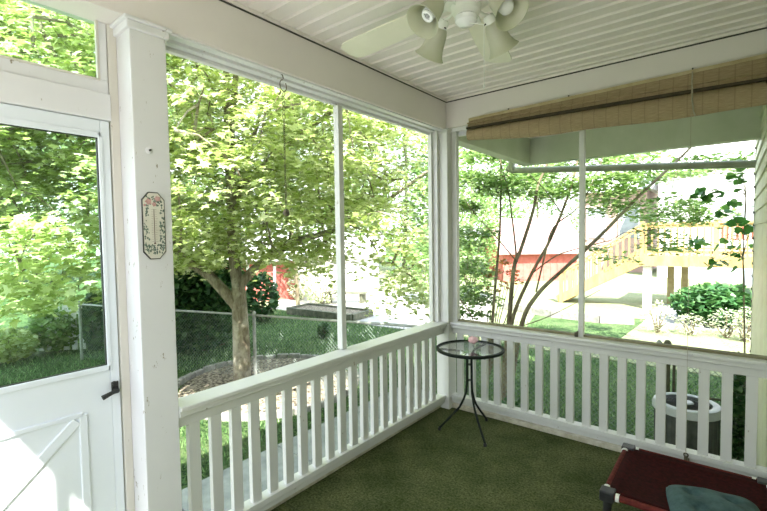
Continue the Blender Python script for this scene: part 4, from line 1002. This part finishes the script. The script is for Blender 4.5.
# red-brown deck bench seen between balusters
t = thing('deck_bench', 'red-brown slatted bench standing on the deck behind its balusters', 'bench', (1.9, DY+1.5, DZ))
b = B()
for i in range(4): box(b, 1.55, 2.55, DY+1.3+i*.12, DY+1.4+i*.12, DZ+.42, DZ+.45)
obj('seat', b, M['deckred'], t)
b = B()
for i in range(9): box(b, 1.57+i*.115, 1.64+i*.115, DY+1.80, DY+1.83, DZ+.45, DZ+.85)
box(b, 1.55, 2.6, DY+1.79, DY+1.84, DZ+.83, DZ+.9); obj('backrest', b, M['deckred'], t)
for x in (1.57, 2.5):
    for y in (DY+1.32, DY+1.76):
        b = B(); box(b, x, x+.06, y, y+.05, DZ, DZ+.42); obj('leg', b, M['deckred'], t)

# block planter under the deck
b = B(); box(b, .95, 1.75, 11.6, 12.4, GZ+.03, GZ+.50); box(b, .92, 1.78, 11.57, 12.43, GZ+.47, GZ+.53)
tag(obj('storage_box', b, M['bluegrey'], bevel=.01), 'grey storage box on the patio under the deck', 'box')

# ------------------------------------------------------------------ buildings
def shed(name, label, c, w_, dpt, hw_, hr, wall, roof, yaw, lines=True, doors=0, cat='shed'):
    c = Vector(c); t = thing(name, label, cat, c); R = Matrix.Rotation(yaw, 3, 'Z')
    def add(nm, bm, mt_):
        for v in bm.verts: v.co = R@v.co+c
        return obj(nm, bm, mt_, t)
    bm = B(); box(bm, -w_/2, w_/2, 0, dpt, 0, hw_)
    prism(bm, [(0, hw_), (dpt, hw_), (dpt/2, hw_+hr)], 0, -w_/2, w_/2)
    add('walls', bm, wall)
    if lines:
        bm = B(); x = -w_/2
        while x < w_/2: box(bm, x, x+.05, -.02, .0, 0, hw_); x += .32
        add('battens', bm, wall)
    bm = B(); s = .35
    prism(bm, [(-s, hw_-.12), (dpt/2, hw_+hr+.02), (dpt/2, hw_+hr+.14), (-s, hw_-.0)], 0, -w_/2-.3, w_/2+.3)
    prism(bm, [(dpt+s, hw_-.12), (dpt/2, hw_+hr+.02), (dpt/2, hw_+hr+.14), (dpt+s, hw_-.0)], 0, -w_/2-.3, w_/2+.3)
    add('roof', bm, roof)
    if doors:
        bm = B(); box(bm, -w_*.18, w_*.18, -.05, 0, 0, hw_*.9); dd = add('barn_door', bm, wall)
        bm = B()
        for a in (-1, 1): box(bm, a*w_*.18-.05, a*w_*.18+.05, -.07, -.05, 0, hw_*.9)
        box(bm, -w_*.18, w_*.18, -.07, -.05, hw_*.86, hw_*.92); add('door_trim', bm, M['white_wall'])
    return t
g = at(540, 285, 20.6); shed('red_barn', 'red board-sided barn with faded pink roof behind the slender stems', (g.x, g.y, GZ), 3.5, 3.4, 1.42, 1.5, M['red_barn'], M['pink_roof'], .67)
g = at(262, 300, 15.3); shed('red_shed', 'small pinkish red shed right of the maple trunk', (g.x, g.y, GZ), 2.5, 2.5, 1.55, .6, M['red_barn'], M['white_wall'], 1.0, doors=1)
g = at(338, 290, 19); shed('white_shed', 'low bright white shed beyond the gravel, behind the white bar', (g.x, g.y, GZ), 3.6, 2.6, 1.5, .6, M['white_wall'], M['white_wall'], .7)
# white garage and pink house
t = thing('white_garage', 'bright white house wall rising behind the deck', 'house', (2.6, 22.5, GZ))
b = B(); box(b, -.9, 9, 22, 28, GZ, 4.4); obj('walls', b, M['white_wall'], t)
b = B(); prism(b, [(21.6, 4.35), (28.4, 4.35), (25, 6.2)], 0, -1.2, 9.4); obj('roof', b, M['white_wall'], t)
b = B(); box(b, 2.0, 2.9, 21.95, 22, 1.6, 2.7); o = obj('window', b, M['window_dark'], t)
t = thing('pink_house', 'pale pink house with a tall window left of the white house', 'house', (-1.4, 26, GZ))
b = B(); box(b, -5.2, -1.7, 24.5, 30, GZ, 3.9); obj('walls', b, M['pinkhouse'], t)
b = B(); prism(b, [(24.1, 3.85), (30.4, 3.85), (27.2, 5.0)], 0, -5.5, -1.4); obj('roof', b, M['white_wall'], t)
for x in (-4.7, -3.0):
    b = B(); box(b, x, x+.9, 24.45, 24.5, 1.2, 2.9); wn = obj('window', b, M['window_dark'], t)
    b = B(); box(b, x-.08, x, 24.42, 24.5, 1.1, 3.0); box(b, x+.9, x+.98, 24.42, 24.5, 1.1, 3.0); box(b, x, x+.9, 24.42, 24.5, 2.9, 3.0); obj('window_trim', b, M['white_wall'], wn)
# blue-grey parked car behind the deck's posts
def car(c, yaw):
    c = Vector(c); t = thing('car', 'blue-grey parked car beyond the dark bush, under the deck edge', 'car', c); R = Matrix.Rotation(yaw, 3, 'Z')
    def add(nm, bm, mt_, **k):
        for v in bm.verts: v.co = R@v.co+c
        return obj(nm, bm, mt_, t, **k)
    bm = B(); prism(bm, [(-2.1, .3), (2.1, .3), (2.15, .65), (1.9, .85), (1.0, .95), (.35, 1.38), (-.95, 1.40), (-1.6, 1.0), (-2.1, .92)], 1, -.82, .82); add('body', bm, M['bluegrey'], bevel=.06)
    bm = B(); prism(bm, [(.85, .97), (.33, 1.30), (-.9, 1.32), (-1.35, 1.0)], 1, -.835, .835); add('windows', bm, M['window_dark'])
    for x in (-1.35, 1.3):
        for y in (-.8, .8):
            bm = B(); lathe(bm, [(0, -.09), (.31, -.09), (.31, .09), (0, .09)], (x, y, .31), (0, 1, 0), 20); wl = add('wheel', bm, M['black_plastic'])
car((4.3, 17.5, GZ), 0.1)
# raised timber bed and wheelbarrow-like planter in the left yard
t = thing('raised_bed', 'long dark timber raised bed beyond the fence, right of the maple', 'garden bed', tuple(ground(325, 318)))
b = B(); p, q = ground(288, 314), ground(352, 322)
bar(b, p+Vector((0, 0, .10)), q+Vector((0, 0, .10)), .12, .2); n_ = Vector((-(q-p).y, (q-p).x, 0)).normalized()*.9; bar(b, p+n_+Vector((0, 0, .10)), q+n_+Vector((0, 0, .10)), .1, .2)
bar(b, p+Vector((0, 0, .10)), p+n_+Vector((0, 0, .10)), .1, .2); bar(b, q+Vector((0, 0, .10)), q+n_+Vector((0, 0, .10)), .1, .2); obj('timbers', b, M['timber_dark'], t)
b = B(); vsq = [b.verts.new(v+Vector((0, 0, .15))) for v in (p, q, q+n_, p+n_)]; b.faces.new(vsq); obj('soil', b, M['mulch'], t)
t = thing('garden_bench', 'low weathered garden bench on the bright gravel', 'bench', tuple(ground(338, 306)))
g = ground(333, 305); b = B(); bar(b, g+Vector((-.5, .1, .36)), g+Vector((.7, .9, .36)), .36, .05); obj('seat', b, M['timber_dark'], t)
for u_ in (.1, .9):
    pp = g+Vector((-.5+1.2*u_, .1+.8*u_, 0)); b = B(); box(b, pp.x-.05, pp.x+.05, pp.y-.12, pp.y+.12, GZ, GZ+.36); obj('leg', b, M['timber_dark'], t)
# thin young tree trunk by the white shed
g = ground(298, 308); lim = [([(g.x, g.y, GZ), (g.x-.05, g.y, .3), (g.x-.12, g.y, 1.0), (g.x-.3, g.y, 2.2)], .07, .03)]
cn = ell(14, (g.x-.2, g.y, 2.4), (1.0, 1.0, .7), .2)
limb_tree('young_tree', 'thin dark-trunked young tree between red shed and white shed', (g.x, g.y, GZ), lim, cn, 60, .12, DIAM, M['stem'], M['leaf'], .4, .5)
# pale picket fence seen in the door glass
p, q = ground(42, 352), ground(104, 350)
t = thing('picket_fence', 'pale grey picket fence at the far lawn edge in the door glass', 'fence', tuple(p))
b = B(); L = (q-p).length; d = (q-p)/L
for z in (.3, .8): bar(b, p+Vector((0, 0, z)), q+Vector((0, 0, z)), .05, .08)
obj('rails', b, M['white_wall'], t)
k = 0
while k*.16 < L and k < 60:
    c_ = p+d*(k*.16); b = B(); bar(b, c_+Vector((0, 0, .03)), c_+Vector((0, 0, 1.0)), .02, .10, up=d); obj('picket', b, M['white_wall'], t); k += 1
